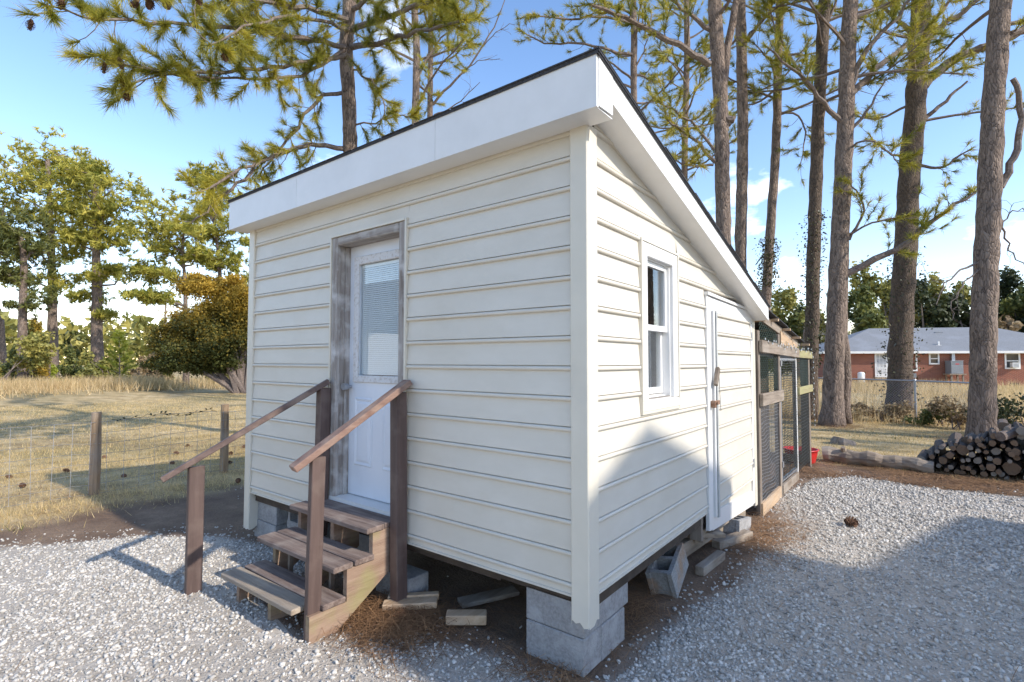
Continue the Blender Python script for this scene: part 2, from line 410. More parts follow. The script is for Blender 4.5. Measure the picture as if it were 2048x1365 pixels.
def np_mesh(name, V, F, mats, rnd=None, smooth=False):
    """V (n,3) float, F (m,k) int"""
    me = bpy.data.meshes.new(name)
    n, k = F.shape
    me.vertices.add(len(V)); me.vertices.foreach_set('co', np.ascontiguousarray(V, dtype=np.float32).ravel())
    me.loops.add(n * k); me.loops.foreach_set('vertex_index', np.ascontiguousarray(F, dtype=np.int32).ravel())
    me.polygons.add(n)
    me.polygons.foreach_set('loop_start', np.arange(0, n * k, k, dtype=np.int32))
    try: me.polygons.foreach_set('loop_total', np.full(n, k, dtype=np.int32))
    except Exception: pass
    if smooth: me.polygons.foreach_set('use_smooth', np.ones(n, dtype=bool))
    for m_ in (mats if isinstance(mats, (list, tuple)) else [mats]):
        me.materials.append(m_)
    if rnd is not None:
        a = me.attributes.new('rnd', 'FLOAT', 'POINT'); a.data.foreach_set('value', np.ascontiguousarray(rnd, dtype=np.float32))
    me.update(calc_edges=True)
    return me

def np_obj(name, V, F, mats, parent=None, rnd=None, label=None, cat=None, group=None, kind=None, smooth=False):
    org = ORG[parent] if parent is not None else Vector((0, 0, 0))
    V = np.asarray(V, dtype=np.float32) - np.array(org, dtype=np.float32)
    o = bpy.data.objects.new(name, np_mesh(name, V, F, mats, rnd, smooth))
    COL.objects.link(o)
    ORG[o] = org
    if parent is not None: o.parent = parent
    return tag(o, label, cat, group, kind)

def unit(a):
    return a / (np.linalg.norm(a, axis=-1, keepdims=True) + 1e-9)

def snoise(x, y, seed=0):
    """cheap smooth 2D value made of sines, about -1..1"""
    r = np.random.default_rng(seed); v = 0
    for i in range(5):
        a, b, c = r.uniform(-1, 1, 3); f = 1.3 * 1.7 ** i
        v = v + np.sin((a * x + b * y) * f + c * 9) / (1 + i * .6)
    return v / 2.2

def ground_z(x, y):
    x = np.asarray(x, float); y = np.asarray(y, float)
    near = np.clip(1.2 - np.hypot(x + 1, y - 2) / 30, 0, 1)
    return 0.012 * snoise(x * 1.1, y * 1.1, 3) * near

# ================================================================== SETTING
GPOLY = np.array([(-5.14, -1.51), (-4.77, -1.06), (-4.44, -.57), (-3.9, -.2), (-3.36, -.02), (-2.5, -.05), (-2.35, -.4), (-2.2, -.62), (-1.62, -.70), (-1.45, -.54),
                  (-1.34, -.36), (-1.1, -.2), (-.7, -.12), (-.4, -.06), (0.05, -.05), (.1, .5), (.15, .9), (.22, 1.3), (.3, 2.0), (.34, 2.6), (.36, 3.1), (.2, 3.7),
                  (.1, 4.3), (.08, 5.0), (.3, 6.1), (.62, 6.75), (1.49, 6.47), (2.45, 6.57), (5, 6.4), (6.5, 4), (6.5, -7), (-9, -7), (-8, -3.6)])

def in_poly(x, y, P):
    c = np.zeros(x.shape, bool)
    n = len(P)
    for i in range(n):
        x1, y1 = P[i]; x2, y2 = P[(i + 1) % n]
        cond = ((y1 > y) != (y2 > y)) & (x < (x2 - x1) * (y - y1) / (y2 - y1 + 1e-12) + x1)
        c ^= cond
    return c

def poly_dist(x, y, P):
    d = np.full(x.shape, 1e9)
    n = len(P)
    for i in range(n):
        a = P[i]; b = P[(i + 1) % n]; ab = b - a
        t = np.clip(((x - a[0]) * ab[0] + (y - a[1]) * ab[1]) / (ab @ ab), 0, 1)
        d = np.minimum(d, np.hypot(x - a[0] - t * ab[0], y - a[1] - t * ab[1]))
    return d

def gravel_mask(x, y):
    s = np.where(in_poly(x, y, GPOLY), 1, -1) * poly_dist(x, y, GPOLY)
    return np.clip((s + 0.05 * snoise(x * 4, y * 4, 8)) / 0.10 + .5, 0, 1)

def dirt_mask(x, y):
    n = snoise(x * 1.2, y * 1.2, 21)
    a = np.clip((x + 5.95 + .35 * n) / .5 + .5, 0, 1) * np.clip((7.45 + .3 * n - y) / .4 + .5, 0, 1) * np.clip((9 - x), 0, 1) * np.clip((y + 9), 0, 1)
    return a

def ground_sheet():
    xs = np.concatenate([[-600, -250, -120, -70, -45, -32, -24, -18, -14, -11], np.arange(-9, 5.01, .09), [6, 7.5, 9, 12, 16, 22, 30, 45, 70, 120, 250, 600]])
    ys = np.concatenate([[-600, -250, -100, -50, -25, -14, -9, -7, -5.5], np.arange(-4.5, 9.01, .09), [10, 11, 12, 13.5, 15, 17, 20, 24, 30, 40, 55, 80, 120, 250, 600]])
    X, Y = np.meshgrid(xs, ys)
    Z = ground_z(X, Y)
    gm = gravel_mask(X, Y)
    under = (X > -3.6) & (X < -.1) & (Y > .1) & (Y < 3.6)
    Z = np.where(under, Z - .03, Z)
    # swale bank on the left of the field
    Z = Z + 0.45 * np.exp(-(((X + 31 + .25 * Y) / 2.6) ** 2)) * np.clip((9 - Y) / 4, 0, 1)
    V = np.stack([X, Y, Z], -1).reshape(-1, 3)
    h, w = X.shape
    i = np.arange(h - 1)[:, None] * w + np.arange(w - 1)[None, :]
    F = np.stack([i, i + 1, i + w + 1, i + w], -1).reshape(-1, 4)
    m, t, n, p = _new('ground_cover')
    L = t.links.new
    p.inputs['Roughness'].default_value = 0.95
    co = n.new('ShaderNodeTexCoord')
    def noise(scale, detail=6, rough=.65):
        z = n.new('ShaderNodeTexNoise'); z.inputs['Scale'].default_value = scale; z.inputs['Detail'].default_value = detail; z.inputs['Roughness'].default_value = rough
        L(co.outputs['Object'], z.inputs['Vector']); return z.outputs[0]
    def ramp(src, *st):
        r = n.new('ShaderNodeValToRGB'); el = r.color_ramp.elements
        for k, (pos, c) in enumerate(st):
            e = el[k] if k < 2 else el.new(pos)
            e.position = pos; e.color = (*c, 1)
        L(src, r.inputs[0]); return r.outputs[0]
    def mix(fac, a, b):
        q = n.new('ShaderNodeMixRGB'); L(a, q.inputs['Color1']); L(b, q.inputs['Color2']); L(fac, q.inputs['Fac']); return q.outputs[0]
    big = noise(.22, 5); mid = noise(2.2); fine = noise(55, 4)
    g1 = ramp(mid, (.3, (.31, .21, .085)), (.5, (.55, .395, .19)), (.7, (.72, .55, .31)))
    g2 = ramp(mid, (.3, (.21, .165, .06)), (.7, (.48, .37, .19)))
    grass = mix(ramp(big, (.45, (0, 0, 0)), (.62, (1, 1, 1))), g1, g2)
    dirt = ramp(mid, (.3, (.14, .082, .048)), (.55, (.23, .148, .092)), (.75, (.33, .225, .145)))
    dust = ramp(noise(6), (.3, (.44, .375, .30)), (.7, (.62, .545, .455)))
    ad = n.new('ShaderNodeAttribute'); ad.attribute_name = 'dirt'
    ag = n.new('ShaderNodeAttribute'); ag.attribute_name = 'gravel'
    c = mix(ad.outputs['Fac'], grass, dirt)
    c = mix(ag.outputs['Fac'], c, dust)
    hs = n.new('ShaderNodeMixRGB'); hs.blend_type = 'MULTIPLY'; hs.inputs['Fac'].default_value = .6
    L(c, hs.inputs['Color1']); L(ramp(fine, (.3, (.55, .55, .55)), (.65, (1.15, 1.15, 1.15))), hs.inputs['Color2'])
    L(hs.outputs[0], p.inputs['Base Color'])
    b = n.new('ShaderNodeBump'); b.inputs['Strength'].default_value = .8; b.inputs['Distance'].default_value = .03
    L(fine, b.inputs['Height']); L(b.outputs[0], p.inputs['Normal'])
    me = np_mesh('ground', V, F, m, smooth=True)
    for nm, val in (('gravel', gm), ('dirt', dirt_mask(X, Y))):
        a = me.attributes.new(nm, 'FLOAT', 'POINT'); a.data.foreach_set('value', val.astype(np.float32).ravel())
    o = bpy.data.objects.new('ground', me); COL.objects.link(o)
    tag(o, 'flat yard of dry tan grass, bare dirt and gravel dust', 'ground', kind='structure')
ground_sheet()

# ---- gravel stones
PHI = (1 + 5 ** .5) / 2
ICO = unit(np.array([(-1, PHI, 0), (1, PHI, 0), (-1, -PHI, 0), (1, -PHI, 0), (0, -1, PHI), (0, 1, PHI), (0, -1, -PHI), (0, 1, -PHI), (PHI, 0, -1), (PHI, 0, 1), (-PHI, 0, -1), (-PHI, 0, 1)], float))
ICF = np.array([(0, 11, 5), (0, 5, 1), (0, 1, 7), (0, 7, 10), (0, 10, 11), (1, 5, 9), (5, 11, 4), (11, 10, 2), (10, 7, 6), (7, 1, 8), (3, 9, 4), (3, 4, 2), (3, 2, 6), (3, 6, 8), (3, 8, 9), (4, 9, 5), (2, 4, 11), (6, 2, 10), (8, 6, 7), (9, 8, 1)])

def rot_mats(n, tilt=1.0):
    a = RNG.uniform(0, 2 * np.pi, n); b = RNG.normal(0, .5 * tilt, n); c = RNG.normal(0, .5 * tilt, n)
    ca, sa, cb, sb, cc, sc = np.cos(a), np.sin(a), np.cos(b), np.sin(b), np.cos(c), np.sin(c)
    z = np.zeros(n); o = np.ones(n)
    Rz = np.stack([ca, -sa, z, sa, ca, z, z, z, o], -1).reshape(n, 3, 3)
    Rx = np.stack([o, z, z, z, cb, -sb, z, sb, cb], -1).reshape(n, 3, 3)
    Ry = np.stack([cc, z, sc, z, o, z, -sc, z, cc], -1).reshape(n, 3, 3)
    return Rz @ Rx @ Ry

def stones(x, y, size, lift=0.25):
    n = len(x)
    sc = np.stack([size * RNG.uniform(.8, 1.35, n), size * RNG.uniform(.6, 1.0, n), size * RNG.uniform(.4, .75, n)], -1)
    B = ICO[None] * (1 + RNG.uniform(-.38, .28, (n, 12, 1))) * sc[:, None, :]
    B = np.einsum('nij,nkj->nki', rot_mats(n), B)
    B[..., 0] += x[:, None]; B[..., 1] += y[:, None]; B[..., 2] += (ground_z(x, y) + lift * size)[:, None]
    F = (np.arange(n)[:, None, None] * 12 + ICF[None]).reshape(-1, 3)
    rnd = np.repeat(np.clip(RNG.normal(.5, .26, n), 0, 1), 12)
    return B.reshape(-1, 3), F, rnd

def scatter(n, x0, x1, y0, y1, fn):
    x = RNG.uniform(x0, x1, n); y = RNG.uniform(y0, y1, n)
    k = RNG.random(n) < fn(x, y)
    return x[k], y[k]

def vis(x, y, pad=0.6):
    """inside the camera's wedge on the ground, plus a margin"""
    dx = x - 1.38; dy = y + 2.433
    f = dx * -.611 + dy * .791; r = dx * .792 + dy * .611
    return (f > 1.8) & (np.abs(r) < f * 1.0 + pad)

def gfun(x, y):
    d = np.hypot(x - 1.38, y + 2.43)
    g = gravel_mask(x, y)
    patch = .48 + .52 * np.clip(snoise(x * 1.6, y * 1.6, 5) * 1.4 + .35, 0, 1)
    edge = np.exp(-np.maximum(0, -np.where(in_poly(x, y, GPOLY), 1, -1) * poly_dist(x, y, GPOLY)) / .13) * .25
    inshed = (x > -3.7) & (x < 0) & (y > .02) & (y < 3.7)
    return np.where(inshed, .02 * (y < .6), np.maximum(g * patch, edge)) * vis(x, y)
vs, fs, rs_ = [], [], []
off = 0
for (n, x0, x1, y0, y1, s0, s1) in ((50000, -6.0, .1, -2.6, .15, .004, .0185), (58000, -.3, 3.2, -1.2, 3.4, .004, .0185), (26000, -.1, 4.2, 3.2, 7.2, .008, .023), (1500, -6.2, -3.4, -1.6, 2.2, .006, .018)):
    x, y = scatter(n, x0, x1, y0, y1, gfun)
    sz = s0 + (s1 - s0) * RNG.beta(1.3, 3.4, len(x)) * 1.35
    v, f, r = stones(x, y, sz)
    vs.append(v); fs.append(f + off); rs_.append(r); off += len(v)
x, y = scatter(900, -6.0, 3, -1.6, 7.2, lambda x, y: .5 * (gravel_mask(x, y) < .5) * dirt_mask(x, y) * vis(x, y) * ~((x > -3.6) & (x < -.05) & (y > .5) & (y < 3.7)))
v, f, r = stones(x, y, RNG.uniform(.006, .015, len(x)))
vs.append(v); fs.append(f + off); rs_.append(r)
np_obj('gravel', np.concatenate(vs), np.concatenate(fs), M['stone'], rnd=np.concatenate(rs_), label='loose pale grey crushed gravel covering the driveway and yard', cat='gravel', kind='stuff')

# ---- blades (grass, straw)
def blades(x, y, h, w, lean, z0=0.0):
    n = len(x)
    a = RNG.uniform(0, 2 * np.pi, n); l = RNG.uniform(0, lean, n); b = RNG.uniform(0, 2 * np.pi, n)
    px, py = np.cos(a) * w / 2, np.sin(a) * w / 2
    z = ground_z(x, y) + z0
    base1 = np.stack([x - px, y - py, z], -1); base2 = np.stack([x + px, y + py, z], -1)
    tip = np.stack([x + np.cos(b) * h * np.sin(l), y + np.sin(b) * h * np.sin(l), z + h * np.cos(l)], -1)
    V = np.stack([base1, base2, tip], 1).reshape(-1, 3)
    return V, np.arange(n * 3).reshape(-1, 3), np.repeat(np.clip(RNG.normal(.5, .25, n), 0, 1), 3)

def straws(x, y, ln, w, z0):
    n = len(x)
    a = RNG.uniform(0, 2 * np.pi, n); tilt = RNG.normal(0, .13, n)
    dx, dy, dz = np.cos(a) * ln / 2, np.sin(a) * ln / 2, np.sin(tilt) * ln / 2
    px, py = -np.sin(a) * w / 2, np.cos(a) * w / 2
    bend = RNG.normal(0, .12, n) * ln
    z = ground_z(x, y) + z0
    A = [np.stack([x - dx - px, y - dy - py, z - dz * 0 + .002], -1), np.stack([x - dx + px, y - dy + py, z + .002], -1),
         np.stack([x + bend * py / w * 2 + px * 0, y - bend * px / w * 2, z + np.abs(dz) * .6 + .003], -1),
         np.stack([x + bend * py / w * 2 + px * 2, y - bend * px / w * 2 + py * 2, z + np.abs(dz) * .6 + .003], -1),
         np.stack([x + dx - px, y + dy - py, z + np.abs(dz) + .002], -1), np.stack([x + dx + px, y + dy + py, z + np.abs(dz) + .002], -1)]
    V = np.stack(A, 1).reshape(-1, 3)
    b = np.arange(n)[:, None] * 6
    F = np.concatenate([b + np.array([0, 1, 3, 2]), b + np.array([2, 3, 5, 4])], 0)
    return V, F, np.repeat(np.clip(RNG.normal(.5, .27, n), 0, 1), 6)

def merge(parts):
    o = 0; V = []; F = []; R = []
    for v, f, r in parts:
        V.append(v); F.append(f + o); R.append(r); o += len(v)
    return np.concatenate(V), np.concatenate(F), np.concatenate(R)

def lawn(x, y):
    return (1 - dirt_mask(x, y)) * vis(x, y, 2) * np.clip(.65 + .45 * snoise(x * .8, y * .8, 31), .35, 1)
P_ = []
x, y = scatter(100000, -11.5, -5.4, -4.0, 5.5, lawn); P_.append(blades(x, y, RNG.uniform(.02, .075, len(x)), .006, 1.35))
x, y = scatter(110000, -27, -11, -6, 14, lawn); P_.append(blades(x, y, RNG.uniform(.03, .085, len(x)), .012, 1.3))
x, y = scatter(60000, -3.0, 6.5, 7.2, 16.0, lawn); P_.append(blades(x, y, RNG.uniform(.02, .07, len(x)), .009, 1.3))
# ragged longer grass below the wire fence
n = 7000; x = RNG.normal(-6.5, .4, n); y = RNG.uniform(-3.2, 3.5, n); k = RNG.random(n) < np.clip(.55 + snoise(x * 2, y * 2, 4), 0, 1)
P_.append(blades(x[k], y[k], RNG.uniform(.03, .13, k.sum()), .006, 1.25))
V, F, R_ = merge(P_)
np_obj('dry_grass', V, F, M['grassdry'], rnd=R_, label='short dry winter lawn grass', cat='grass', kind='stuff')

P_ = []
def wild(x, y): return np.clip(.5 + .8 * snoise(x * .35, y * .35, 41), .15, 1) * vis(x, y, 4)
x, y = scatter(42000, -9, 22, 17.0, 44, wild); P_.append(blades(x, y, RNG.uniform(.25, .75, len(x)), .035, .8))
x, y = scatter(9000, -4, 7, 14.6, 17.5, wild); P_.append(blades(x, y, RNG.uniform(.2, .6, len(x)), .02, .9))
n = 14000; y = RNG.uniform(-6, 9, n); x = RNG.normal(-31 - .25 * y, 1.7, n); P_.append(blades(x, y, RNG.uniform(.3, .9, n), .035, 1.0, z0=.2))
x, y = scatter(16000, -46, -31, -4, 30, lambda x, y: np.full(x.shape, .6)); P_.append(blades(x, y, RNG.uniform(.3, .9, len(x)), .05, .9))
V, F, R_ = merge(P_)
np_obj('tall_grass', V, F, M['grasstan'], rnd=R_, label='tall straw-coloured wild grass in the fields beyond the yard', cat='grass', kind='stuff')

x, y = scatter(5000, -9, -5.6, -3, 3, lambda x, y: np.clip(snoise(x * 1.7, y * 1.7, 77) - .45, 0, 1) * 2)
a_ = blades(x, y, RNG.uniform(.04, .12, len(x)), .012, 1.1)
x, y = scatter(3000, -3, 5, 8, 14, lambda x, y: np.clip(snoise(x * 1.1, y * 1.1, 78) - .45, 0, 1) * 2)
b_ = blades(x, y, RNG.uniform(.04, .1, len(x)), .014, 1.1)
V, F, R_ = merge([a_, b_])
np_obj('green_weeds', V, F, M['grassgrn'], rnd=R_, label='patches of low green weeds in the dry lawn', cat='weeds', kind='stuff')

def strawf(x, y):
    g = gravel_mask(x, y)
    nse = np.clip(.35 + .75 * snoise(x * 2.3, y * 2.3, 55), 0, 1)
    right = (x > -.6) & (x < .75) & (y > .2) & (y < 4.3)
    front = (x > -1.6) & (x < 0) & (y > -.6) & (y < 1.6)
    far = (y > 5.9) & (y < 8.3) & (x > -.3) & (x < 5)
    left = (x < -3.7) & (x > -7.2) & (y < 3)
    return ((1 - g * .85) * nse * (right * 1.0 + front * .9 + far * 2.2) + (1 - g) * nse * left * .35 + g * .012)
x, y = scatter(52000, -7.2, 5, -2.2, 8.3, lambda x, y: np.clip(strawf(x, y), 0, 1) * vis(x, y))
a_ = straws(x, y, RNG.uniform(.10, .20, len(x)), .0026, RNG.uniform(.002, .02, len(x)))
n = 3000
x = np.concatenate([RNG.normal(-1.28, .19, n), RNG.normal(.25, .18, n // 2), RNG.normal(-.15, .12, 500), RNG.normal(-.02, .25, 500)])
y = np.concatenate([RNG.normal(-.24, .16, n), RNG.normal(3.1, .5, n // 2), RNG.normal(.85, .2, 500), RNG.normal(-.12, .06, 500)])
h = np.concatenate([RNG.uniform(0, 1, n) ** 2 * .07, RNG.uniform(0, .05, n // 2), RNG.uniform(0, .05, 1000)])
b_ = straws(x, y, RNG.uniform(.09, .18, len(x)), .0026, h)
x, y = scatter(15000, -13, -5.6, -3.5, 5, lambda x, y: np.clip(.2 + .7 * snoise(x * 1.1, y * 1.1, 91), 0, .8) * vis(x, y))
c_ = straws(x, y, RNG.uniform(.10, .20, len(x)), .0045, RNG.uniform(.01, .03, len(x)))
tb = [(-.31, 13.47), (2.54, 12.58), (1.03, 17.6), (-1.0, 14.8)]
x = np.concatenate([RNG.normal(a, .55, 700) for a, b in tb]); y = np.concatenate([RNG.normal(b - .1, .5, 700) for a, b in tb])
d_ = straws(x, y, RNG.uniform(.14, .24, len(x)), .008, RNG.uniform(.0, .05, len(x)))
x, y = scatter(16000, -.2, 5, 6.1, 8.3, lambda x, y: (1 - gravel_mask(x, y)) * np.clip(.55 + .6 * snoise(x * 1.9, y * 1.9, 14), .1, 1))
e_ = straws(x, y, RNG.uniform(.12, .22, len(x)), .006, RNG.uniform(.0, .02, len(x)))
V, F, R_ = merge([a_, b_, c_, d_, e_])
np_obj('pine_straw', V, F, M['straw'], rnd=R_, label='rust-brown fallen pine needles strewn over the dirt', cat='pine straw', kind='stuff')

# ================================================================== SHED
shed = thing('shed', 'small cream vinyl-sided shed with slanted roof standing on concrete blocks', 'shed', (-1.84, 1.83, 0.4))
EXP = 0.1651
def zk(k): return .494 + (14 - k) * EXP
SH_L, SH_D = 3.69, 3.66
def roof_under(y): return 3.052 - .2420 * y        # soffit line on the side walls
CUT = 'cut'
def course(wall, k, s0, s1, parent=shed, top=None, cut=False, dz=0.0, d0=0.0):
    z = zk(k)
    zt = (zk(k - 1) - .022) if top is None else top
    prof = [(.0065, zt), (.0185, z + .005), (.0185, z + .0024), (.002, z + .002), (.002, z - .002), (.0165, z - .0022)]
    for a in range(1, 7):
        t = a / 7 * math.pi
        prof.append((.0180 + .0090 * math.sin(t), z - .0026 - .0118 * (1 - math.cos(t))))
    prof += [(.0155, z - .0262), (.003, z - .0268)]
    A, B = [], []
    for d, zz in prof:
        d += d0
        e = s1
        if cut:
            e = min(s1, (3.052 - zz) / .2420 - .004)
            if e <= s0: e = s0
        zz2 = zz + dz
        for lst, s_ in ((A, s0), (B, e)):
            lst.append({'front': (s_, -d, zz2), 'right': (d, s_, zz2), 'left': (-SH_L - d, s_, zz2)}[wall])
    if (Vector(B[-1]) - Vector(A[-1])).length < .02: return None
    n = len(prof)
    mb = MB()
    mb.add(A + B, [(i, i + 1, n + i + 1, n + i) for i in range(n - 1)])
    return mb.build('siding_panel', M['siding'], parent)

rs = random.Random(3)
DO_L, DO_R, DO_T = -2.343, -1.414, 2.689
for k in range(0, 15):
    top = 2.948 if k == 0 else None
    if zk(k) - .027 > DO_T - .16 and k == 0:
        course('front', k, -3.62, -.074, top=top)
    elif k == 1:
        course('front', k, -3.62, DO_L - .002); course('front', k, DO_R + .002, -.074)
        # strip over the door head
    else:
        course('front', k, -3.62, DO_L - .002)
        if k in (3, 5, 6, 8, 11):
            j = {3: -.42, 5: -.95, 6: -.95, 8: -.80, 11: -.6}[k]
            course('front', k, DO_R + .002, j); course('front', k, j - .012, -.074, d0=.0012)
        else:
            course('front', k, DO_R + .002, -.074)
# flat piece of course 1 above the door head
mb = MB(); mb.add([(DO_L - .002, -.0085, zk(0) - .022), (DO_R + .002, -.0085, zk(0) - .022), (DO_R + .002, -.014, DO_T + .001), (DO_L - .002, -.014, DO_T + .001)], [(0, 1, 2, 3)])
mb.build('siding_panel', M['siding'], shed)
WI = (.665, 1.335, 1.335, 2.47)      # window casing outside: y0 y1 z0 z1
for k in range(-1, 15):
    zb, zt = zk(k) - .027, zk(k - 1) - .022
    far_end = 3.6 if zb > 2.27 else 1.985
    if k == -1: course('right', k, .073, far_end, top=3.05, cut=True)
    elif zt <= WI[2] + .004 or zb >= WI[3]:
        course('right', k, .073, far_end, cut=True)
    else:
        course('right', k, .073, WI[0] - .002, cut=True); course('right', k, WI[1] + .002, far_end, cut=True)
        if zt > WI[3] + .004:
            mb = MB(); mb.add([(.0085, WI[0] - .003, zt), (.0085, WI[1] + .003, zt), (.0125, WI[1] + .003, WI[3] - .004), (.0125, WI[0] - .003, WI[3] - .004)], [(0, 1, 2, 3)]); mb.build('siding_panel', M['siding'], shed)
        if zb < WI[2] - .004:
            mb = MB(); mb.add([(.0135, WI[0] - .003, WI[2] + .004), (.0135, WI[1] + .003, WI[2] + .004), (.0165, WI[1] + .003, zk(k) + .003), (.0165, WI[0] - .003, zk(k) + .003)], [(0, 1, 2, 3)]); mb.build('siding_panel', M['siding'], shed)
            course('right', k, WI[0] - .004, WI[1] + .004, top=zk(k) + .006)
    course('left', k, .073, SH_D - .07, cut=True, top=3.05 if k == -1 else None)
# piece below the window between casing and the course line
for nm, w in (('front', 0), ('right', 1), ('left', 2)):
    pieces = [(-3.62, DO_L - .002), (DO_R + .002, -.074)] if nm == 'front' else [(.073, 1.985 if nm == 'right' else SH_D - .07)]
    for s0, s1 in pieces:
        mb = MB()
        prof = [(.008, zk(14) - .02), (.0125, .434), (.021, .432), (.021, .421), (.008, .420)]
        A = []; B = []
        for d, z in prof:
            for lst, s_ in ((A, s0), (B, s1)):
                lst.append({'front': (s_, -d, z), 'right': (d, s_, z), 'left': (-SH_L - d, s_, z)}[nm])
        n = len(prof)
        mb.add(A + B, [(i, i + 1, n + i + 1, n + i) for i in range(n - 1)])
        mb.build('starter_strip', M['siding'], shed)
# double finish trim under the front soffit
mb = MB(); mb.box(-3.62, -.074, -.019, -.002, 2.922, 2.9405); mb.box(-3.62, -.074, -.026, -.002, 2.944 - .0025, 2.9435); mb.build('finish_trim', M['trimcream'], shed)
mb = MB(); 
for i in range(1):
    mb.add([(.020, .08, roof_under(.08) - .004), (.020, 3.6, roof_under(3.6) - .004), (.020, 3.6, roof_under(3.6) - .034), (.020, .08, roof_under(.08) - .034),
            (.002, .08, roof_under(.08) - .004), (.002, 3.6, roof_under(3.6) - .004), (.002, 3.6, roof_under(3.6) - .034), (.002, .08, roof_under(.08) - .034)],
           [(0, 1, 2, 3), (0, 1, 5, 4), (3, 2, 6, 7)])
mb.build('finish_trim', M['trimcream'], shed)

# wall cores (sheathing, studs)
def core(*boxes):
    mb = MB()
    for b in boxes: mb.box(*b)
    return mb.build('wall_frame', M['inside'], shed)
core((-SH_L + .001, DO_L + .018, .001, .10, .45, 2.9), (DO_R - .018, -.001, .001, .10, .45, 2.9), (DO_L + .018, DO_R - .018, .001, .10, DO_T - .03, 2.9))
mb = MB()
wy0, wy1, wz0, wz1 = .765, 1.26, 1.43, 2.375
mb.prism([(.102, .45), (wy0, .45), (wy0, roof_under(wy0) - .02), (.102, roof_under(.102) - .02)], 'x', -.10, -.001)
mb.prism([(wy1, .45), (SH_D, .45), (SH_D, roof_under(SH_D) - .02), (wy1, roof_under(wy1) - .02)], 'x', -.10, -.001)
mb.box(-.10, -.001, wy0, wy1, .45, wz0); mb.prism([(wy0, wz1), (wy1, wz1), (wy1, roof_under(wy1) - .02), (wy0, roof_under(wy0) - .02)], 'x', -.10, -.001)
mb.build('wall_frame', M['inside'], shed)
mb = MB(); mb.prism([(.102, .45), (SH_D, .45), (SH_D, roof_under(SH_D) - .02), (.102, roof_under(.102) - .02)], 'x', -SH_L + .001, -SH_L + .1)
mb.box(-SH_L + .102, -.102, SH_D - .1, SH_D, .45, roof_under(SH_D) - .03); mb.build('wall_frame', M['inside'], shed)
mb = MB(); mb.box(-SH_L + .02, -.02, .02, SH_D - .02, .385, .447); mb.build('floor_deck', M['dark'], shed)
# rim joists under the siding
for b_ in ((-3.66, -2.45, .03, .07, .34, .384), (-.62, -.02, .03, .07, .37, .384), (-2.44, -.63, .06, .10, .34, .384)):
    mb = MB(); mb.box(*b_); mb.build('rim_joist', M['dark'], shed)
mb = MB(); mb.box(-.06, -.02, .08, 3.62, .33, .384); mb.build('rim_joist', M['dark'], shed)

# corner posts (L-shaped vinyl, slightly frayed at the bottom)
def corner(x0, x1, y0, y1, z0, z1, fray=0, label=None):
    mb = MB()
    n = 9
    poly = [(x0, y1), (x0, y0 + .006), (x0 + .006, y0), (x1 - .006, y0), (x1, y0 + .006), (x1, y1)]
    if fray:
        V = []
        rr = random.Random(fray)
        pts = []
        for i in range(len(poly) - 1):
            for q in range(4):
                t = q / 4; pts.append((poly[i][0] * (1 - t) + poly[i + 1][0] * t, poly[i][1] * (1 - t) + poly[i + 1][1] * t))
        pts.append(poly[-1])
        lo = [(p[0], p[1], z0 + rr.random() ** 2 * .03) for p in pts]; hi = [(p[0], p[1], z1) for p in pts]
        m = len(pts)
        mb.add(lo + hi, [(i, i + 1, m + i + 1, m + i) for i in range(m - 1)])
        ins = [(min(max(p[0], x0 + .003), x1 - .003), p[1] + .003 if p[1] < y1 - .01 else p[1], p[2] + .001) for p in lo]
        mb.add(lo + ins, [(i, i + 1, m + i + 1, m + i) for i in range(m - 1)])
        mb.add(ins + [(p[0], p[1], z1) for p in ins], [(i, i + 1, m + i + 1, m + i) for i in range(m - 1)])
    else:
        mb.prism(poly, 'z', z0, z1)
    return mb.build('corner_post', M['trimcream'], shed, label=label)
corner(-.077, .033, -.033, .076, .285, 2.955, fray=5, label='near corner post with cracked frayed bottom end')
corner(-SH_L - .033, -3.622, -.033, .07, .075, 2.955, fray=9)
mb = MB(); mb.bbox((.010, SH_D - .04, 1.18), (.044, .09, 2.1), .004); mb.build('corner_post', M['trimcream'], shed)

# roof: slab, fascias, soffits, drip edge
FY, RX, LX = -.175, .17, -3.83
def rt(y): return 3.216 - .2473 * (y - FY)
RE = 3.66
mb = MB(); mb.prism([(FY - .012, rt(FY) + .010), (RE + .03, rt(RE + .03) + .010), (RE + .03, rt(RE + .03) + .002), (FY - .012, rt(FY) + .002)], 'x', LX - .018, RX + .02)
roof = mb.build('roof', M['shingle'], shed, label='dark shingle roof slanting down to the back')
mb = MB(); mb.box(LX - .012, RX + .012, FY - .011, FY - .006, rt(FY) - .007, rt(FY) + .0018); mb.build('drip_edge', M['shingle'], roof)
mb = MB(); mb.prism([(FY - .005, rt(FY) - .008), (FY - .005, rt(FY) + .0015), (RE + .02, rt(RE + .02) + .0015), (RE + .02, rt(RE + .02) - .008)], 'x', RX + .0085, RX + .0135); mb.build('drip_edge', M['shingle'], roof)
# shingle tabs along the visible edges, uneven
for i in range(13):
    y = FY - .015 + i * .29
    mb = MB(); dz = .005 + .004 * rs.random()
    mb.prism([(y, rt(y) + .0105), (y + .295, rt(y + .295) + .0105), (y + .295, rt(y + .295) + .0105 + dz * .4), (y, rt(y) + .0105 + dz)], 'x', RX - .9, RX + .014 + .014 * rs.random())
    mb.build('shingle', M['shingle'], roof)
for i in range(12):
    x = LX - .015 + i * .335
    mb = MB(); mb.box(x, x + .325, FY - .016 - .006 * rs.random(), FY + .03, rt(FY) + .0102 , rt(FY) + .0135 + .003 * rs.random()); mb.build('shingle', M['shingle'], roof)
